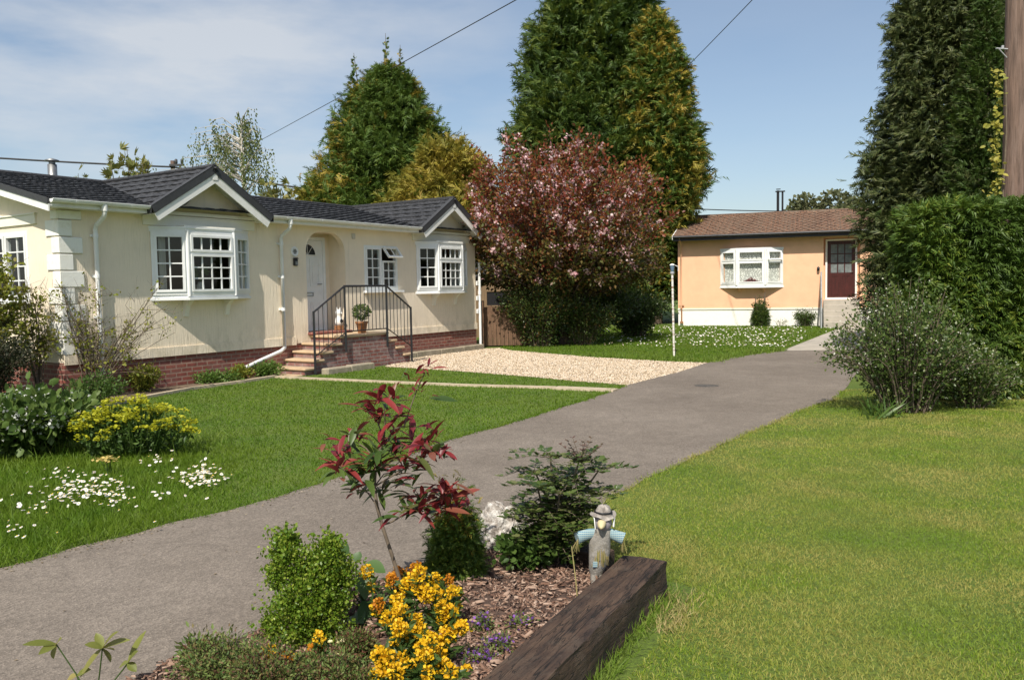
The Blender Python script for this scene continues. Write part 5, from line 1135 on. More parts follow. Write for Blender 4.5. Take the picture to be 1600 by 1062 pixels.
# light green box bush
M['box']=leafmat('bright_box_leaf',[(.065,.135,.010),(.105,.19,.015),(.165,.25,.024),(.27,.32,.045)],.4,.3)
bx,by=bp(480,1000)
bush('box_bush','bright green upright box bush with two rounded tops at the driveway edge of the bed',bx,by+.06,.17,.13,.56,46,130,.021,M['box'],seed=91,tmpl=OVAL,inner=.05,jit=.026,wid=1.15,top=.05,stemr=.004,lean=(-.03,0)) if 0 else None
root=thing('box_bush','bright green upright box bush with rounded tops at the driveway edge of the bed','shrub',(bx,by+.05,.1)); rr=np.random.default_rng(91); lv=Leaves(); b=MB()
def bq(px,py,dy=0): q=at(px,py,by+.05+dy); return np.array([float(q[0])-bx,float(q[1])-by-.05,float(q[2])-.1])
for (px,py,r,dy,m) in ((450,880,38,0,1900),(447,852,26,.03,900),(505,885,42,.03,2000),(515,862,28,.05,900),(480,930,50,-.02,2300),(520,925,42,.05,1800),(455,970,52,-.03,2300),(505,965,52,0,2300),(478,1000,52,-.02,2000),(432,905,20,0,450),(540,900,22,.06,450),(428,985,22,0,500)):
    m=int(m*1.25); c=bq(px,py,dy); R1=.93*r*(by+.05)/1297.; d=rr.normal(size=(m,3)); d/=np.linalg.norm(d,axis=1,keepdims=True)
    q_=.82+.22*np.sin(d[:,0]*6+px)*np.sin(d[:,2]*7+py)+.14*np.sin(d[:,0]*15+d[:,2]*13+d[:,1]*11); pos=c+d*(R1*q_*rr.uniform(.30,1.15,m)**.6)[:,None]*[1,.85,1.1]; lv.add(OVAL,pos,d*.5+rr.normal(size=(m,3))*.55+[0,0,.4],rr.uniform(.008,.016,m),wid=1.2)
    b.tube([(rr.normal()*.03,rr.normal()*.03,0),tuple(c*.6),tuple(c)],[.006,.005,.002],4); 
    for k in range(22): e=c+np.array([rr.normal()*.55,rr.normal()*.5,rr.uniform(.4,1.3)])*R1; mm=16; t=rr.uniform(.3,1.1,mm); lv.add(OVAL,c+(e-c)*t[:,None]+rr.normal(size=(mm,3))*.006,rr.normal(size=(mm,3))+[0,0,.7],.016,wid=1.2)
b.build('stems',M['twig'],root); lv.build('foliage',M['box'],root)
# dwarf golden conifer
cx_,cy_=bp(712,905); conifer('dwarf_conifer','small rounded dwarf conifer with a golden tip between the wallflowers and the white rock',cx_,cy_+.08,.36,.150,lambda t:np.clip((1-t**2)**.7*(.75+.25*np.minimum(1,t*3)),.05,1),700,.055,[M['hedge'],M['gold']],lambda a,t,s:.03+.85*(t>.80)+.15*(t>.6),92,per=12,tilt=.45,z0=.0,inner=.3)
# mahonia
M['mah']=leafmat('holly_leaflet',[(.030,.058,.012),(.052,.088,.018),(.085,.125,.03),(.15,.16,.06)],.3,.2,spec=.5)
M['mahnew']=leafmat('bronze_new_leaf',[(.10,.05,.04),(.16,.09,.07),(.09,.07,.04)],.4,.25)
mx_,my_=bp(868,880); mh=thing('holly_leaved_shrub','dark spiky leaved evergreen shrub with bronze tip in front of the driveway','shrub',(mx_,my_+.12,.1))
def mq(px,py,dy=0): q=at(px,py,my_+.12+dy); return Vector((float(q[0])-mx_,float(q[1])-my_-.12,float(q[2])-.1))
b=MB(); lv=Leaves(); P=[];D=[];MI=[];SZ=[]; R_=random.Random(4)
stems=[(905,720,0),(935,735,.1),(860,715,.05),(840,760,-.12),(875,770,-.15),(920,775,-.05),(850,800,.1),(890,745,.15),(830,800,-.1),(870,820,-.2),(905,810,-.12),(835,735,.1)]
for (sx,sy,dy) in stems:
    tip=mq(sx,sy,dy); b0=Vector((R_.gauss(0,.04),R_.gauss(0,.04),0)); mid=b0*.5+tip*.5+Vector((0,0,.05)); b.tube([tuple(b0),tuple(mid),tuple(tip)],[.009,.007,.005],5)
    for lvl in range(3):
        c=tip*(1-.22*lvl)+b0*(.22*lvl); nl=7 if lvl==0 else 5
        for k in range(nl):
            a=2*PI*k/nl+R_.uniform(-.4,.4); el=R_.uniform(-.15,.5) if lvl else R_.uniform(0,.6); Lr=R_.uniform(.13,.24)
            d=Vector((math.cos(a)*math.cos(el),math.sin(a)*math.cos(el),math.sin(el))); s=d.cross(Vector((0,0,1))).normalized()
            pts=[c+d*Lr*t-Vector((0,0,.10*Lr*t*t*3)) for t in (0,.5,1)]; b.tube([tuple(p) for p in pts],[.0025,.002,.001],3,False)
            for j in range(1,7):
                t=j/6; p=c+d*Lr*t-Vector((0,0,.30*Lr*t*t))
                for sg in (-1,1): P.append(p); D.append(s*sg+d*.35+Vector((R_.gauss(0,.1),R_.gauss(0,.1),R_.gauss(.05,.15)))); MI.append(0); SZ.append(R_.uniform(.035,.055))
            P.append(c+d*Lr-Vector((0,0,.3*Lr))); D.append(d); MI.append(0); SZ.append(.05)
tip=mq(908,722)
for k in range(9):
    a=2*PI*k/9; el=.7+.3*(k%2); d=Vector((math.cos(a)*math.cos(el),math.sin(a)*math.cos(el),math.sin(el))); Lr=.15; s=d.cross(Vector((0,0,1))).normalized()
    b.tube([tuple(tip),tuple(tip+d*Lr)],[.003,.0015],3,False)
    for j in range(1,6):
        p=tip+d*Lr*j/5
        for sg in (-1,1): P.append(p); D.append(s*sg+d*.5); MI.append(1); SZ.append(.026)
HOL=T([(0,0,0),(.26,.18,.06),(.20,.32,.02),(.30,.5,.07),(.18,.68,.02),(.16,.85,.05),(0,1,-.03),(-.16,.85,.05),(-.18,.68,.02),(-.30,.5,.07),(-.20,.32,.02),(-.26,.18,.06)],[(0,1,2),(0,2,10),(0,10,11),(10,2,3),(10,3,9),(9,3,4),(9,4,8),(8,4,5),(8,5,7),(7,5,6)])
lv.add(HOL,np.array([tuple(p) for p in P]),np.array([tuple(d) for d in D]),np.array(SZ),np.array(MI),up=(0,0,1),roll=.25)
b.build('stems',M['twig'],mh); lv.build('foliage',[M['mah'],M['mahnew']],mh)
lx,ly=bp(835,885); bush('leafy_plant','low plant with paler green leaves beneath the spiky evergreen shrub',lx,ly+.05,.22,.13,.20,34,26,.045,M['greenleaf'],seed=93,z=.1,tmpl=OVAL,inner=.1,jit=.025,stem=M['greenleaf'],stemr=.003,cat='plant')
# rock
rx_,ry_=bp(782,868); me=bpy.data.meshes.new('rock'); import bmesh
bm=bmesh.new(); bmesh.ops.create_icosphere(bm,subdivisions=5,radius=.5)
from mathutils import noise as mnoise
for v in bm.verts:
    c=v.co.copy(); f=1+.35*mnoise.noise(c*2.2+Vector((3,1,7)))+.20*mnoise.noise(c*5)+.10*mnoise.noise(c*12)+.05*mnoise.noise(c*26); q=c*f; v.co=(q.x*.24,q.y*.2,q.z*.29)
bm.to_mesh(me); bm.free()
def rockmat():
    m,nt,bb,o=newmat('pale_limestone'); v=coords(nt); n=noise(nt,v,16,8,.75); r=ramp(nt,n,[(.34,(.10,.08,.065)),(.46,(.36,.32,.28)),(.6,(.66,.64,.60))]); L(nt,r.outputs[0],bb.inputs['Base Color']); bb.inputs['Roughness'].default_value=.85; bump(nt,bb,n,1.,.02); return m
me.materials.append(rockmat()); o=bpy.data.objects.new('rock',me); link(o); o.location=(rx_,ry_+.22,.20); tag(o,'craggy white limestone rock between the dwarf conifer and the spiky evergreen shrub','rock')
# scarecrow doll
M['hess']=mat('grey_sacking',(.24,.225,.20),.95,.3,60,140,.8,.004,dirt=(.16,.14,.10),ds=20)
def checkmat():
    m,nt,bb,o=newmat('blue_check_cloth'); v=coords(nt,'Object',(1,1,1)); a=N(nt,'ShaderNodeTexWave',bands_direction='X'); a.inputs['Scale'].default_value=28; L(nt,v,a.inputs[0]); c=N(nt,'ShaderNodeTexWave',bands_direction='Z'); c.inputs['Scale'].default_value=28; L(nt,v,c.inputs[0])
    r=mixc(nt,a.outputs[1],(.16,.30,.36),(.08,.16,.25)); r=mixc(nt,c.outputs[1],r,(.34,.42,.40)); L(nt,r,bb.inputs['Base Color']); bb.inputs['Roughness'].default_value=.9; return m
M['check']=checkmat(); M['headgrey']=mat('faded_lilac_cloth',(.30,.27,.29),.9,.15,10); M['beak']=mat('pale_yellow_cloth',(.52,.45,.26),.8,.12,10); M['hat']=mat('tattered_hat',(.30,.27,.24),.95,.5,30,60,.8,.006,dirt=(.07,.055,.045),ds=14)
sx_,sy_=bp(936,908); sc_=thing('scarecrow','small scarecrow doll with yellow beak, ragged hat and blue check sleeves leaning by the sleeper','scarecrow doll',(sx_,sy_+.03,.15))
K=.92
def body():
    b=MB(); n=14; rings=[]
    for (cx,cz,rx,ry) in ((-.012,0,.030,.026),(-.010,.03,.040,.034),(-.004,.08,.050,.040),(.0,.13,.052,.042),(.002,.17,.050,.040),(.004,.20,.050,.038),(.008,.235,.050,.036),(.010,.255,.044,.032),(.012,.268,.024,.022)): rings.append((cx,cz,rx,ry))
    vs=[];fs=[]
    for i,(cx,cz,rx,ry) in enumerate(rings):
        for k in range(n): a=2*PI*k/n; w=1+.06*math.sin(3*a+i)+.04*math.sin(5*a-2*i); vs.append((cx+rx*1.18*math.cos(a)*w,ry*1.1*math.sin(a)*w,cz))
    for i in range(len(rings)-1):
        for k in range(n): fs.append((i*n+k,i*n+(k+1)%n,(i+1)*n+(k+1)%n,(i+1)*n+k))
    b.add(vs,fs,True); b.add(vs[:n],[tuple(range(n-1,-1,-1))]); return b
body().build('body',M['hess'],sc_)
b=MB(); b.tube([(-.025,-.01,.0),(-.03,-.02,-.04),(-.03,-.025,-.07)],[.024,.02,.015],8); b.tube([(.012,-.01,.0),(.015,-.02,-.04)],[.022,.016],8); b.build('leg',M['hess'],sc_)
b=MB(); b.box((-.045,-.047,.055),(-.02,-.040,.085)); b.build('patch',M['check'],sc_)
for s,ez in ((-1,.222),(1,.218)):
    b=MB(); b.M=Matrix.Diagonal((1,.6,1,1)); b.tube([(s*.025,.0,.232),(s*.06,-.004,.232),(s*.10,-.012,ez),(s*.135,-.02,ez-.012)],[.030,.030,.032,.036],10); b.build('sleeve',M['check'],sc_)
    b=MB()
    for k in range(16): a=random.uniform(0,2*PI); b.tube([(s*.13,-.02,ez-.015),(s*.14+.02*math.cos(a),-.02+.02*math.sin(a),ez-.06-random.uniform(0,.04))],.0016,3,False)
    b.build('straw_hand',M['straw'],sc_)
b=MB()
for k in range(50): a=random.uniform(-2.6,-.5); x=.05*math.cos(a); b.tube([(x,.044*math.sin(a),.15+random.uniform(-.02,.01)),(x*1.15,.05*math.sin(a),.10-random.uniform(0,.05))],.0014,3,False)
b.build('straw_fringe',M['straw'],sc_)
b=MB(); b.lathe([(.0,.248),(.030,.252),(.047,.275),(.051,.305),(.044,.338),(.024,.36),(0,.365)],16,(.014,0,0)); b.build('head',M['headgrey'],sc_)
b=MB(); b.tube([(.0,-.035,.308),(-.010,-.060,.302),(-.018,-.085,.292),(-.021,-.095,.288)],[.024,.025,.016,.004],10); b.build('beak',M['beak'],sc_)
b=MB(); n=20; vs=[];fs=[]
prof=[(.070,.333),(.060,.344),(.047,.350),(.044,.368),(.035,.385),(.016,.394),(0,.396)]
for i,(r,z) in enumerate(prof):
    for k in range(n): a=2*PI*k/n; w=(.008*math.sin(2*a+1)+.005*math.sin(5*a)) if i<2 else .003*math.sin(4*a); vs.append((.014+(r+w)*math.cos(a),(r+w)*math.sin(a),z+w*1.2))
for i in range(len(prof)-1):
    for k in range(n): fs.append((i*n+k,i*n+(k+1)%n,(i+1)*n+(k+1)%n,(i+1)*n+k))
b.add(vs,fs,True); b.build('hat',M['hat'],sc_)
b=MB(); b.tube([(.014+.047*math.cos(2*PI*k/16),.047*math.sin(2*PI*k/16),.357) for k in range(17)],.006,6); b.build('hat_band',M['black'],sc_)
b=MB(); b.tube([(-.045,.03,.34),(-.048,-.045,.33),(-.04,-.047,.27)],.003,4); b.build('hair_straw',M['whitepaint'],sc_); b=MB(); b.tube([(.07,-.03,.33),(.068,-.03,.28)],.006,5); b.build('hair_straw',M['whitepaint'],sc_)
b=MB(); b.tube([(0,.05,-.15),(.005,.045,.1),(.01,.035,.26)],.008,6); b.build('stake',M['twig'],sc_)
sc_.scale=(K,K,K); sc_.rotation_euler=(0,math.radians(3),math.radians(8))
# dead stick
q=bp(903,935); b=MB(); e=at(893,853,q[1]+.02); b.tube([(0,0,-.03),(-.01,0,.1),(float(e[0])-q[0],.02,float(e[2])-.12)],[.004,.0035,.0025],5); o=b.build('plant_stake',M['straw']); o.location=(q[0],q[1],.12); tag(o,'thin dry stick standing in the bark in front of the scarecrow','stick')
# wallflowers
M['wfl']=leafmat('yellow_wallflower_petal',[(.66,.36,.008),(.76,.48,.012),(.82,.56,.02),(.72,.38,.01)],.55,.3,(.9,.65,.05))
M['wfo']=leafmat('amber_wallflower_petal',[(.42,.14,.01),(.55,.22,.012),(.62,.30,.02)],.55,.3)
M['wleaf']=leafmat('narrow_green_leaf',[(.03,.065,.014),(.055,.10,.022),(.09,.15,.04)],.45,.3)
PETAL=T([(0,0,0),(.36,.35,.16),(.30,.85,.05),(-.30,.85,.05),(-.36,.35,.16)],[(0,1,2),(0,2,3),(0,3,4)])
def wallflower(label,px,py,heads,seed,amber=0.):
    x,y=bp(px,py); root=thing('wallflower',label,'flowering plant',(x,y,.11),0,'wallflowers in the front flower bed'); rr=np.random.default_rng(seed); b=MB(); lv=Leaves(); heads=list(heads)+[(hx+rr.normal()*11,hy+rr.normal()*11) for hx,hy in heads[::2]]
    for i,(hx,hy) in enumerate(heads):
        dy=rr.uniform(-.10,.14); q=at(hx,hy,y+dy); c=np.array([float(q[0])-x,float(q[1])-y,float(q[2])-.11]); b0=np.array([c[0]*.35,c[1]*.35,0]); mid=(c+b0)/2+[0,0,.02]
        b.tube([tuple(b0),tuple(mid),tuple(c)],[.0035,.003,.0025],4,False); n=34; t=rr.uniform(.1,.95,n); lv.add(LEAF,b0+(c-b0)*t[:,None]+rr.normal(size=(n,3))*.010,rr.normal(size=(n,3))*[1,1,.5]+[0,0,.5],rr.uniform(.04,.07,n),wid=.55)
        lf=Leaves(); m=int(rr.uniform(80,170)); d=rr.normal(size=(m,3)); d/=np.linalg.norm(d,axis=1,keepdims=True); S=rr.uniform(.7,1.12); r=.026*S*rr.uniform(.5,1,m); pos=c+d*r[:,None]*[1.1,1.1,1.25]; lf.add(PETAL,pos,d+rr.normal(size=(m,3))*.7,rr.uniform(.011,.020,m)*S,up=d); lf.build('flower_head',M['wfo'] if rr.uniform()<amber else M['wfl'],root)
    b.build('stems',M['wleaf'],root); lv.build('foliage',M['wleaf'],root)
wallflower('wallflower plant with yellow heads right under the red leaved shrub stem',632,985,[(582,915),(592,945),(588,950),(640,910),(622,935),(655,895),(612,905),(660,922)],101,.1)
wallflower('tall yellow wallflower at the right, nearest the bark mulch',690,985,[(682,925),(668,928),(695,935),(690,952),(712,945),(716,924),(706,968),(700,985),(728,992),(690,965),(680,982),(712,1002),(722,1015),(675,958),(698,1008)],102)
wallflower('yellow wallflower in the middle of the clump, below the leaning stem',640,1040,[(610,965),(624,980),(645,980),(632,955),(618,1000),(648,1008),(640,990)],103)
wallflower('broad yellow wallflower filling the gap in front of the leaning stem base',665,1045,[(629,997),(654,1008),(699,992),(614,1027),(659,1030),(684,1045),(670,995),(690,1012),(640,1020),(655,985),(678,1000)],108)
wallflower('yellow wallflower nearest the camera at the bottom edge of the bed',660,1085,[(660,1015),(672,1005),(685,1020),(655,1035),(690,1040),(668,1052),(705,1050),(640,1050)],104)
wallflower('yellow wallflower behind the others with deep amber heads beside the dwarf conifer',660,930,[(622,892),(635,898),(680,905),(650,888),(612,920)],105,.75)
wallflower('yellow wallflower at the left front next to the low brown green plants',600,1075,[(592,1022),(604,1028),(618,1050),(628,1030),(588,1060)],106,.2)
wallflower('few small yellow flowers low on the left under the box bush',500,1060,[(495,1016),(462,1034),(421,1018),(447,1032)],107,.5)
# bottom low plants
M['heath']=leafmat('dull_green_fine_leaf',[(.06,.11,.025),(.10,.155,.035),(.15,.205,.05),(.17,.10,.045)],.6,.2)
M['heathr']=leafmat('reddish_fine_leaf',[(.12,.05,.03),(.17,.075,.05),(.10,.08,.03)],.6,.2)
for (px,py,rx,h,lab,sd,mi) in ((350,1075,.20,.24,'low heathery plant with dull green shoots at the bottom left of the bed',111,.2),(425,1090,.2,.24,'low reddish green plant at the bottom between heather and box bush',112,.5),(520,1085,.2,.2,'mixed green and russet low plant in front of the box bush',113,.45),(548,1112,.14,.13,'low green plant at the bottom beside the yellow wallflowers',114,.2),(540,1075,.09,.14,'fresh green sprigs poking up between the low plants and the wallflowers',116,0.),(318,1050,.10,.2,'taller dull green sprigs at the far left end of the low plants',117,.1),(480,1068,.09,.15,'bright green sprigs under the front of the box bush',118,0.),(555,1020,.09,.13,'russet seed headed plant between box bush and wallflowers',115,.8)):
    x,y=bp(px,py); bush('low_plant',lab,x,y,rx,rx*.8,h*1.1,90 if sd<116 else 40,90 if sd<116 else 40,.017 if sd<116 else .026,[M['heath'],M['heathr']],midx=mi*.45,seed=sd,z=.06,inner=.1,jit=.016,stemr=.0018,cat='low plant',wid=.8)
for (px,py,s,lab) in ((533,1004,.032,'larger of the pale yellow primroses in front of the box bush'),(516,1003,.018,'small closed pale primrose just left of the larger primrose'),(526,1024,.018,'small pale primrose below the larger primrose'),(509,1040,.013,'tiny pale primrose nearest the bottom of the bed')):
    x,y=bp(px,py); q=at(px,py,y-.12); root=thing('primrose',lab,'flower',(float(q[0]),float(q[1]),.1),0,'pale primroses in the bed'); z=float(q[2])-.1; b=MB(); b.tube([(0,.03,0),(0,0,z)],.002,4); b.build('stem',M['wleaf'],root); lf=Leaves(); m=6; a=np.arange(m)*2*PI/m; lf.add(PETAL,np.tile([[0,0,z]],(m,1))+0.,np.stack([np.cos(a),np.sin(a)*.8-.2,np.full(m,.55)],1),s*.75,up=(0,-.4,1),roll=.05,wid=1.1); M.setdefault('prim',leafmat('pale_primrose_petal',[(.76,.70,.34),(.82,.78,.50)],.6,.3)); lf.build('petals',M['prim'],root)
# purple aubrieta
M['purp']=leafmat('purple_petal',[(.16,.05,.28),(.24,.09,.42),(.30,.14,.50)],.6,.3)
for (px,py,lab,sd) in ((755,985,'small purple flowered plant on the bark, upper left one',121),(815,985,'small purple flowered plant on the bark nearest the sleeper',122),(778,1020,'purple flowered plant between the wallflowers and the sleeper',123),(745,1040,'lowest purple flowered plant beside the yellow wallflowers',124)):
    x,y=bp(px,py); bush('purple_flower',lab,x,y,.075,.06,.085,16,26,.016,M['heath'],seed=sd,z=.11,inner=.1,jit=.012,stemr=.001,nfl=3.2,fsize=.017,fmat=M['purp'],cat='flowering plant',wid=.9)
# hydrangea-like big leaves
M['bigleaf']=leafmat('large_soft_leaf',[(.05,.11,.03),(.08,.15,.045),(.12,.19,.07)],.45,.3)
hx_,hy_=bp(568,960); root=thing('broad_leaved_plant','plant with a few large green leaves on bent stalks right of the box bush','plant',(hx_,hy_+.08,.1)); b=MB(); s=MB()
for (px,py,dy,dr,Ln) in ((545,865,.05,(-.4,-.2,.6),.07),(572,880,0,(1,-.3,-.1),.075),(570,882,0,(.1,-.6,-.7),.10),(540,880,.06,(-1,-.2,.2),.07),(560,905,0,(.5,-.5,.2),.06),(565,940,-.05,(.6,-.6,-.5),.13),(545,930,0,(-.2,-.7,.3),.10),(580,965,-.08,(.5,-.7,-.3),.10),(550,960,-.05,(.4,-.6,.2),.10),(556,878,.03,(.2,.3,.8),.05)):
    q=at(px,py,hy_+.08+dy); c=Vector((float(q[0])-hx_,float(q[1])-hy_-.08,float(q[2])-.1)); s.tube([(0,0,0),tuple(c*.5+Vector((-.02,0,.05))),tuple(c)],.0035,4); leafblade(b,c,dr,(0,-.6,1),Ln*1.35,Ln*.95,.25,.2)
s.build('stems',M['wleaf'],root); b.build('leaves',M['bigleaf'],root)
# lily like plant bottom left
M['lily']=leafmat('yellow_green_strap_leaf',[(.13,.16,.03),(.20,.22,.05),(.30,.26,.09)],.45,.35)
q=gp(150,1095,.05); lx,ly=float(q[0]),float(q[1]); root=thing('lily_plant','young yellow green strap leaved plant poking up at the bottom left of the driveway','plant',(lx,ly,0)); b=MB(); s=MB()
def lq(px,py,dy=0): q=at(px,py,ly+dy); return Vector((float(q[0])-lx,float(q[1])-ly,float(q[2])))
for c,tips in (((160,1012),[(185,978),(203,992),(132,1003),(125,1052),(172,1030),(178,1012),(150,985)]),((88,1006),[(35,1001),(60,1018),(84,1024),(96,995)]),((200,1035),[(213,1046),(186,1040),(216,1012),(228,978)]),((120,1055),[(105,1060),(130,1050),(142,1042)])):
    cc=lq(*c); s.tube([(R_.gauss(0,.02),R_.gauss(0,.02),-.02),tuple(cc*.5+Vector((.0,.0,.02))),tuple(cc)],.003,4)
    for t in tips: e=lq(t[0],t[1],R_.uniform(-.08,.08)); d=e-cc; leafblade(b,cc,d,(R_.gauss(0,.2),-.5,1),d.length,.034,.12,.35)
s.build('stems',M['wleaf'],root); b.build('leaves',M['lily'],root)
bl=[(-1.62,2.9),(-1.85,2.6),(-1.75,1.8)]
# ------------------------------------------------------------------ grass
bedout=[(.86,4.42),(.50,4.70),(-.18,5.14),(-1.7,3.1),(-1.8,1.8),(-.5,1.6)]
def grass(name,label,poly,excl,dens,hfun,m,ymin,ymax,seed,w=.0045,near=True,extra=None,dref=5.):
    rr=np.random.default_rng(seed); P=np.array(poly); x0,y0=P.min(0);x1,y1=P.max(0); y0=max(y0,ymin);y1=min(y1,ymax); out=[]
    st=.5; ys=np.arange(y0,y1,st)
    for ya in ys:
        dd=math.hypot(0,ya+.25); de=dens*min(1.,(dref/max(dd,dref*.8))**1.55); xa,xb=max(x0,-.70*(ya+st)-.4),min(x1,.70*(ya+st)+.4)
        if xb<=xa: continue
        n=int((xb-xa)*st*de); out.append(np.stack([rr.uniform(xa,xb,n),rr.uniform(ya,ya+st,n)],1))
        for sa,sb in ((max(x0,-1.25*ya-3),xa),(xb,min(x1,1.25*ya+3))):
            if sb>sa: n=int((sb-sa)*st*de*.45); out.append(np.stack([rr.uniform(sa,sb,n),rr.uniform(ya,ya+st,n)],1))
    p=np.concatenate(out); p=p[inpoly(p,poly)]
    for e in excl: p=p[~inpoly(p,e)]
    n=len(p); dist=np.hypot(p[:,0],p[:,1]); h=hfun(p[:,0],p[:,1])*rr.uniform(.55,1.15,n); ww=w*np.maximum(1,dist/6.5)*rr.uniform(.7,1.3,n)
    d=np.stack([rr.normal(size=n)*.62,rr.normal(size=n)*.62,np.ones(n)],1); lv=Leaves(); lv.add(BLADE2 if near else BLADE,np.stack([p[:,0],p[:,1],np.zeros(n)],1),d,h,wid=ww/h); o=lv.build(name,m); tag(o,label,'grass',kind='stuff'); return n
right_poly=[tuple(p) for p in right_edge]+[(.62,4.75),(.98,4.40),(.02,2.5),(-.5,1.5),(9,1.5),(14,12),(12,20)]
hR=lambda x,y:.023+.004*np.sin(x*2.1)*np.sin(y*1.7)
n1=grass('lawn_grass','short yellow green mown lawn right of the driveway',right_poly,[[(99,99),(99.1,99),(99,99.1)]],11000,hR,M['grassR'],2.6,12.5,201,.0034)
left_poly=[tuple(p) for p in left_edge[1:]]
li=[i for i,p in enumerate(left_edge) if p[1]<g2(985,601)[1]+.05]
left_poly=[(-4.2,4.0)]+[tuple(left_edge[i]) for i in li]+[g2(985,601),g2(900,596),g2(830,589),g2(700,579),g2(600,573),hp(-5.2,-1.05)[:2],hp(-6.75,-1.1)[:2],g2(430,590)]+edge_line[::-1]+[(-13.5,11.5),(-9.,4.6)]
def hL(x,y):
    wild=np.clip((-(x)-1.9-.18*(y-6))/1.0,0,1)*np.clip((9.3-y)/1.5,0,1); return .034+.075*wild
n2=grass('lawn_grass','vivid green lawn in front of the cream house, left of the driveway',left_poly,[],4600,hL,M['grassL'],4.,18.5,202,.0048)
back_poly=[g2(920,558),g2(1040,565),g2(1105,567),g2(1160,556),g2(1222,548),(10.9,28.0),(12.2,30.5),opt(0,-.02)[:2],(2.2,31.5),(.5,27.),(-.35,22.5),g2(800,548)]
n3=grass('lawn_grass','green lawn speckled with daisies in front of the apricot house',back_poly,[],5200,lambda x,y:.055+0*x,M['grassL'],17,33,203,.005,False)
# rough edges: longer tufts along sleeper, lawn edge and posts
def edge_tufts(name,label,pts,per,h,m,seed,spread=.05):
    rr=np.random.default_rng(seed); P=[]
    for a,c in zip(pts[:-1],pts[1:]):
        a=np.array(a[:2]);c=np.array(c[:2]); L_=np.hypot(*(c-a)); k=int(per*L_)+1; P.append(a+(c-a)*rr.uniform(0,1,(k,1))+rr.normal(size=(k,2))*spread)
    P=np.concatenate(P); n=len(P); dist=np.hypot(P[:,0],P[:,1]); d=np.stack([rr.normal(size=n)*.6,rr.normal(size=n)*.6,np.ones(n)],1); hh=h*rr.uniform(.4,1.2,n); lv=Leaves(); lv.add(BLADE2,np.stack([P[:,0],P[:,1],np.zeros(n)],1),d,hh,wid=.0045*np.maximum(1,dist/6.5)/hh); o=lv.build(name,m); tag(o,label,'grass',kind='stuff')
edge_tufts('rough_grass','uncut grass growing along the foot of the timber sleeper',[(E0[0]+.03,E0[1]+.03),(E1[0]+.06,E1[1])],420,.09,M['grassB'],301,.03)
edge_tufts('dry_grass','dry straw coloured grass around the corner of the timber sleeper',[(.86,4.28),(.80,4.05),(.70,3.85)],700,.06,M['straw'],302,.05)
edge_tufts('rough_grass','longer grass fringe along the left edge of the driveway',[p for p in left_edge if 4<p[1]<13.4],230,.05,M['grassL'],303,.03)
edge_tufts('rough_grass','short grass fringe along the right edge of the driveway',[p for p in right_edge if p[1]<13.],260,.04,M['grassR'],304,.025)
edge_tufts('rough_grass','long grass at the foot of the rusty white post and lawn edge by the gravel',[g2(920,557),g2(1040,563),g2(1105,566),g2(1160,555),g2(1222,548)],260,.14,M['grassB'],305,.12)
edge_tufts('rough_grass','tall rough grass among the flowers at the left of the lawn',[(-5.8,8.9),(-4.6,8.6),(-3.7,8.75),(-3.3,8.9)],420,.22,M['grassB'],306,.28)
# daisies
def daisies(label,pts,s,z,seed):
    rr=np.random.default_rng(seed); n=len(pts); p=np.stack([pts[:,0],pts[:,1],z*rr.uniform(.8,1.3,n)],1); lf=Leaves(); lf.add(disc(8,.72),p,np.stack([rr.normal(size=n),rr.normal(size=n),np.zeros(n)],1),s*rr.uniform(.7,1.25,n),0,up=(-.1,-.45,1),roll=.3)
    lf.add(disc(6,.9),p+[-.0,-.002,.004],np.stack([rr.normal(size=n),rr.normal(size=n),np.zeros(n)],1),s*.32,1,up=(-.1,-.45,1),roll=.02); o=lf.build('daisies',[M['daisy'],M['daisyeye']]); tag(o,label,'daisies',kind='stuff')
dp=[]
rr=np.random.default_rng(8)
for (px,py,sx,sy,n) in ((140,775,48,18,120),(105,790,40,12,30),(185,795,30,10,26),(312,752,26,14,60),(330,760,28,14,36),(290,765,24,10,16),(255,735,30,14,18),(60,800,45,16,22),(40,845,30,18,10),(90,760,50,12,14),(240,800,60,20,12)):
    for _ in range(n): dp.append(g2(px+rr.normal()*sx*.6,py+rr.normal()*sy*.6))
daisies('scattered white daisies in the rough grass at the left of the lawn',np.array(dp),.030,.085,1)
dp=[]
for _ in range(700):
    x,y=rr.uniform(0,1)**.8,rr.uniform(0,1); q=g2(930+330*x+rr.normal()*8,513+32*y**1.2); dp.append(q)
dp=np.array(dp); dp=dp[inpoly(dp,back_poly)]
daisies('many small white daisies across the lawn of the apricot house',dp,.05,.07,2)
# gravel stones
def in_scatter(poly,n,rr): P=np.array(poly); p=np.stack([rr.uniform(P[:,0].min(),P[:,0].max(),n),rr.uniform(P[:,1].min(),P[:,1].max(),n)],1); return p[inpoly(p,poly)]
p=in_scatter(gravel_poly,70000,rr); n=len(p); lf=Leaves(); lf.add(OCTA,np.stack([p[:,0],p[:,1],np.full(n,.008)],1),rr.normal(size=(n,3))*[1,1,.2],rr.uniform(.018,.04,n),up=(0,0,1),roll=.2,wid=rr.uniform(.6,1,n)); o=lf.build('gravel_stones',M['pebble']); tag(o,'pale cream gravel stones covering the patch beside the cream house','gravel',kind='stuff')
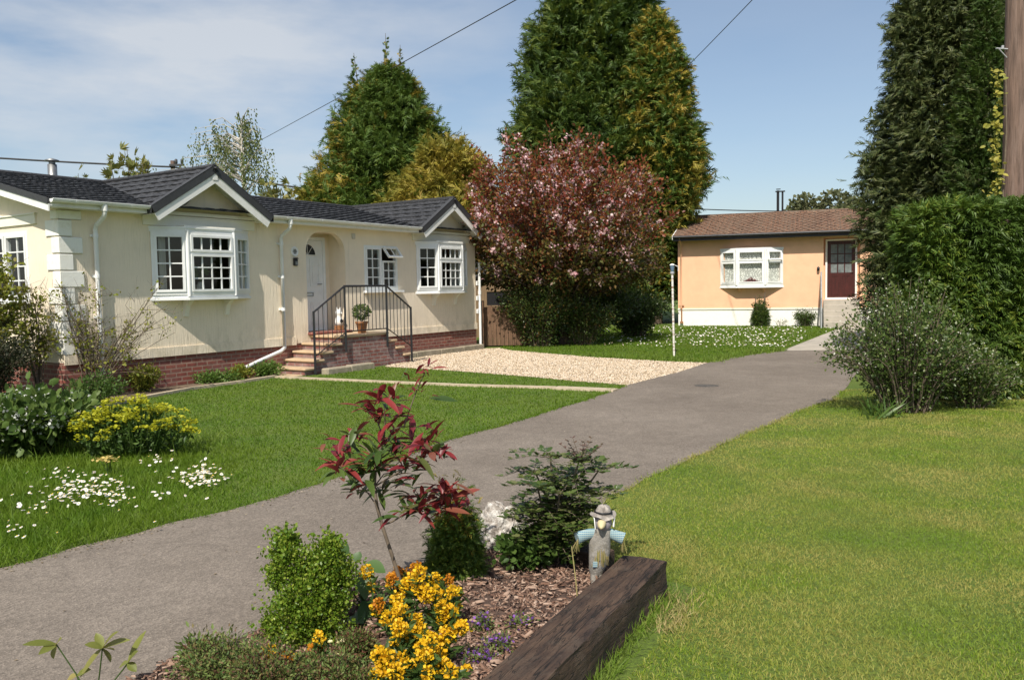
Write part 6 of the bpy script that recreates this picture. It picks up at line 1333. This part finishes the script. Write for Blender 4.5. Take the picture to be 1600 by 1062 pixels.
# fallen bits on the driveway
edge_pts=np.array([e for e in left_edge+right_edge if 4<e[1]<14]); ep=edge_pts[rr.integers(0,len(edge_pts),1500)]; ep=ep+rr.normal(size=ep.shape)*[.10,.10]; ep=ep[inpoly(ep,drive)]; p=np.concatenate([in_scatter(drive,1300,rr),ep]); p=p[(p[:,1]>3.2)]; n=len(p); lf=Leaves(); lf.add(LEAF,np.stack([p[:,0],p[:,1],np.full(n,.010)],1),rr.normal(size=(n,3))*[1,1,.05],rr.uniform(.008,.028,n),up=(0,0,1),roll=.15); M['litter']=leafmat('dry_litter',[(.05,.035,.02),(.20,.15,.09),(.40,.34,.26)],.9,0); o=lf.build('fallen_bits',M['litter']); tag(o,'tiny dry leaf bits scattered over the driveway','leaf litter',kind='stuff')
# ------------------------------------------------------------------ camera, sun, sky
cam=bpy.data.cameras.new('camera'); co=bpy.data.objects.new('camera',cam); COL.objects.link(co)
cam.sensor_fit='HORIZONTAL'; cam.sensor_width=36; cam.lens=F/1600*36; cam.clip_end=2000; cam.clip_start=.05
co.matrix_world=Matrix.Translation((0,0,EYE))@Matrix([[*map(float,r),0] for r in CR]+[[0,0,0,1]]); sc.camera=co
SUN=Vector((-.242,-.970,1.19)).normalized()
sl_=bpy.data.lights.new('sun','SUN'); sl_.energy=5.0; sl_.angle=math.radians(.55); sl_.color=(1.,.93,.82); so=bpy.data.objects.new('sun',sl_); COL.objects.link(so); so.rotation_euler=SUN.to_track_quat('Z','Y').to_euler(); so.location=(0,0,30)
w=bpy.data.worlds.new('World'); sc.world=w; w.use_nodes=True; nt=w.node_tree; nt.nodes.clear()
out=nt.nodes.new('ShaderNodeOutputWorld'); bg=nt.nodes.new('ShaderNodeBackground'); sky=nt.nodes.new('ShaderNodeTexSky'); sky.sky_type='NISHITA'; sky.sun_disc=False
sky.sun_elevation=math.asin(SUN.z); sky.sun_rotation=math.atan2(SUN.x,SUN.y); sky.air_density=1.0; sky.dust_density=1.2; sky.ozone_density=1.2
tc=nt.nodes.new('ShaderNodeTexCoord'); 
mp=N(nt,'ShaderNodeMapping'); mp.inputs['Scale'].default_value=(1.6,1.2,5.5); mp.inputs['Rotation'].default_value=(0,math.radians(-16),math.radians(0)); L(nt,tc.outputs['Generated'],mp.inputs[0])
n=noise(nt,mp.outputs[0],1.7,7,.55); r=ramp(nt,n,[(.40,0.),(.62,1.)])
sx=N(nt,'ShaderNodeSeparateXYZ'); L(nt,tc.outputs['Generated'],sx.inputs[0])
mr=N(nt,'ShaderNodeMapRange'); mr.inputs[1].default_value=.10; mr.inputs[2].default_value=-.25; mr.inputs[3].default_value=.05; mr.inputs[4].default_value=.66; L(nt,sx.outputs[0],mr.inputs[0])
mm=N(nt,'ShaderNodeMath',operation='MULTIPLY'); L(nt,r.outputs[0],mm.inputs[0]); L(nt,mr.outputs[0],mm.inputs[1])
hz=mixc(nt,.17,sky.outputs[0],(3.4,3.9,4.3)); cl=mixc(nt,mm.outputs[0],hz,(5.7,5.8,5.9))
L(nt,cl,bg.inputs[0]); bg.inputs[1].default_value=.115; L(nt,bg.outputs[0],out.inputs[0])
sc.view_settings.view_transform='Standard'; sc.view_settings.look='None'; sc.view_settings.exposure=.22; sc.view_settings.gamma=1
sc.cycles.max_bounces=8; sc.cycles.transparent_max_bounces=12; sc.cycles.use_denoising=True
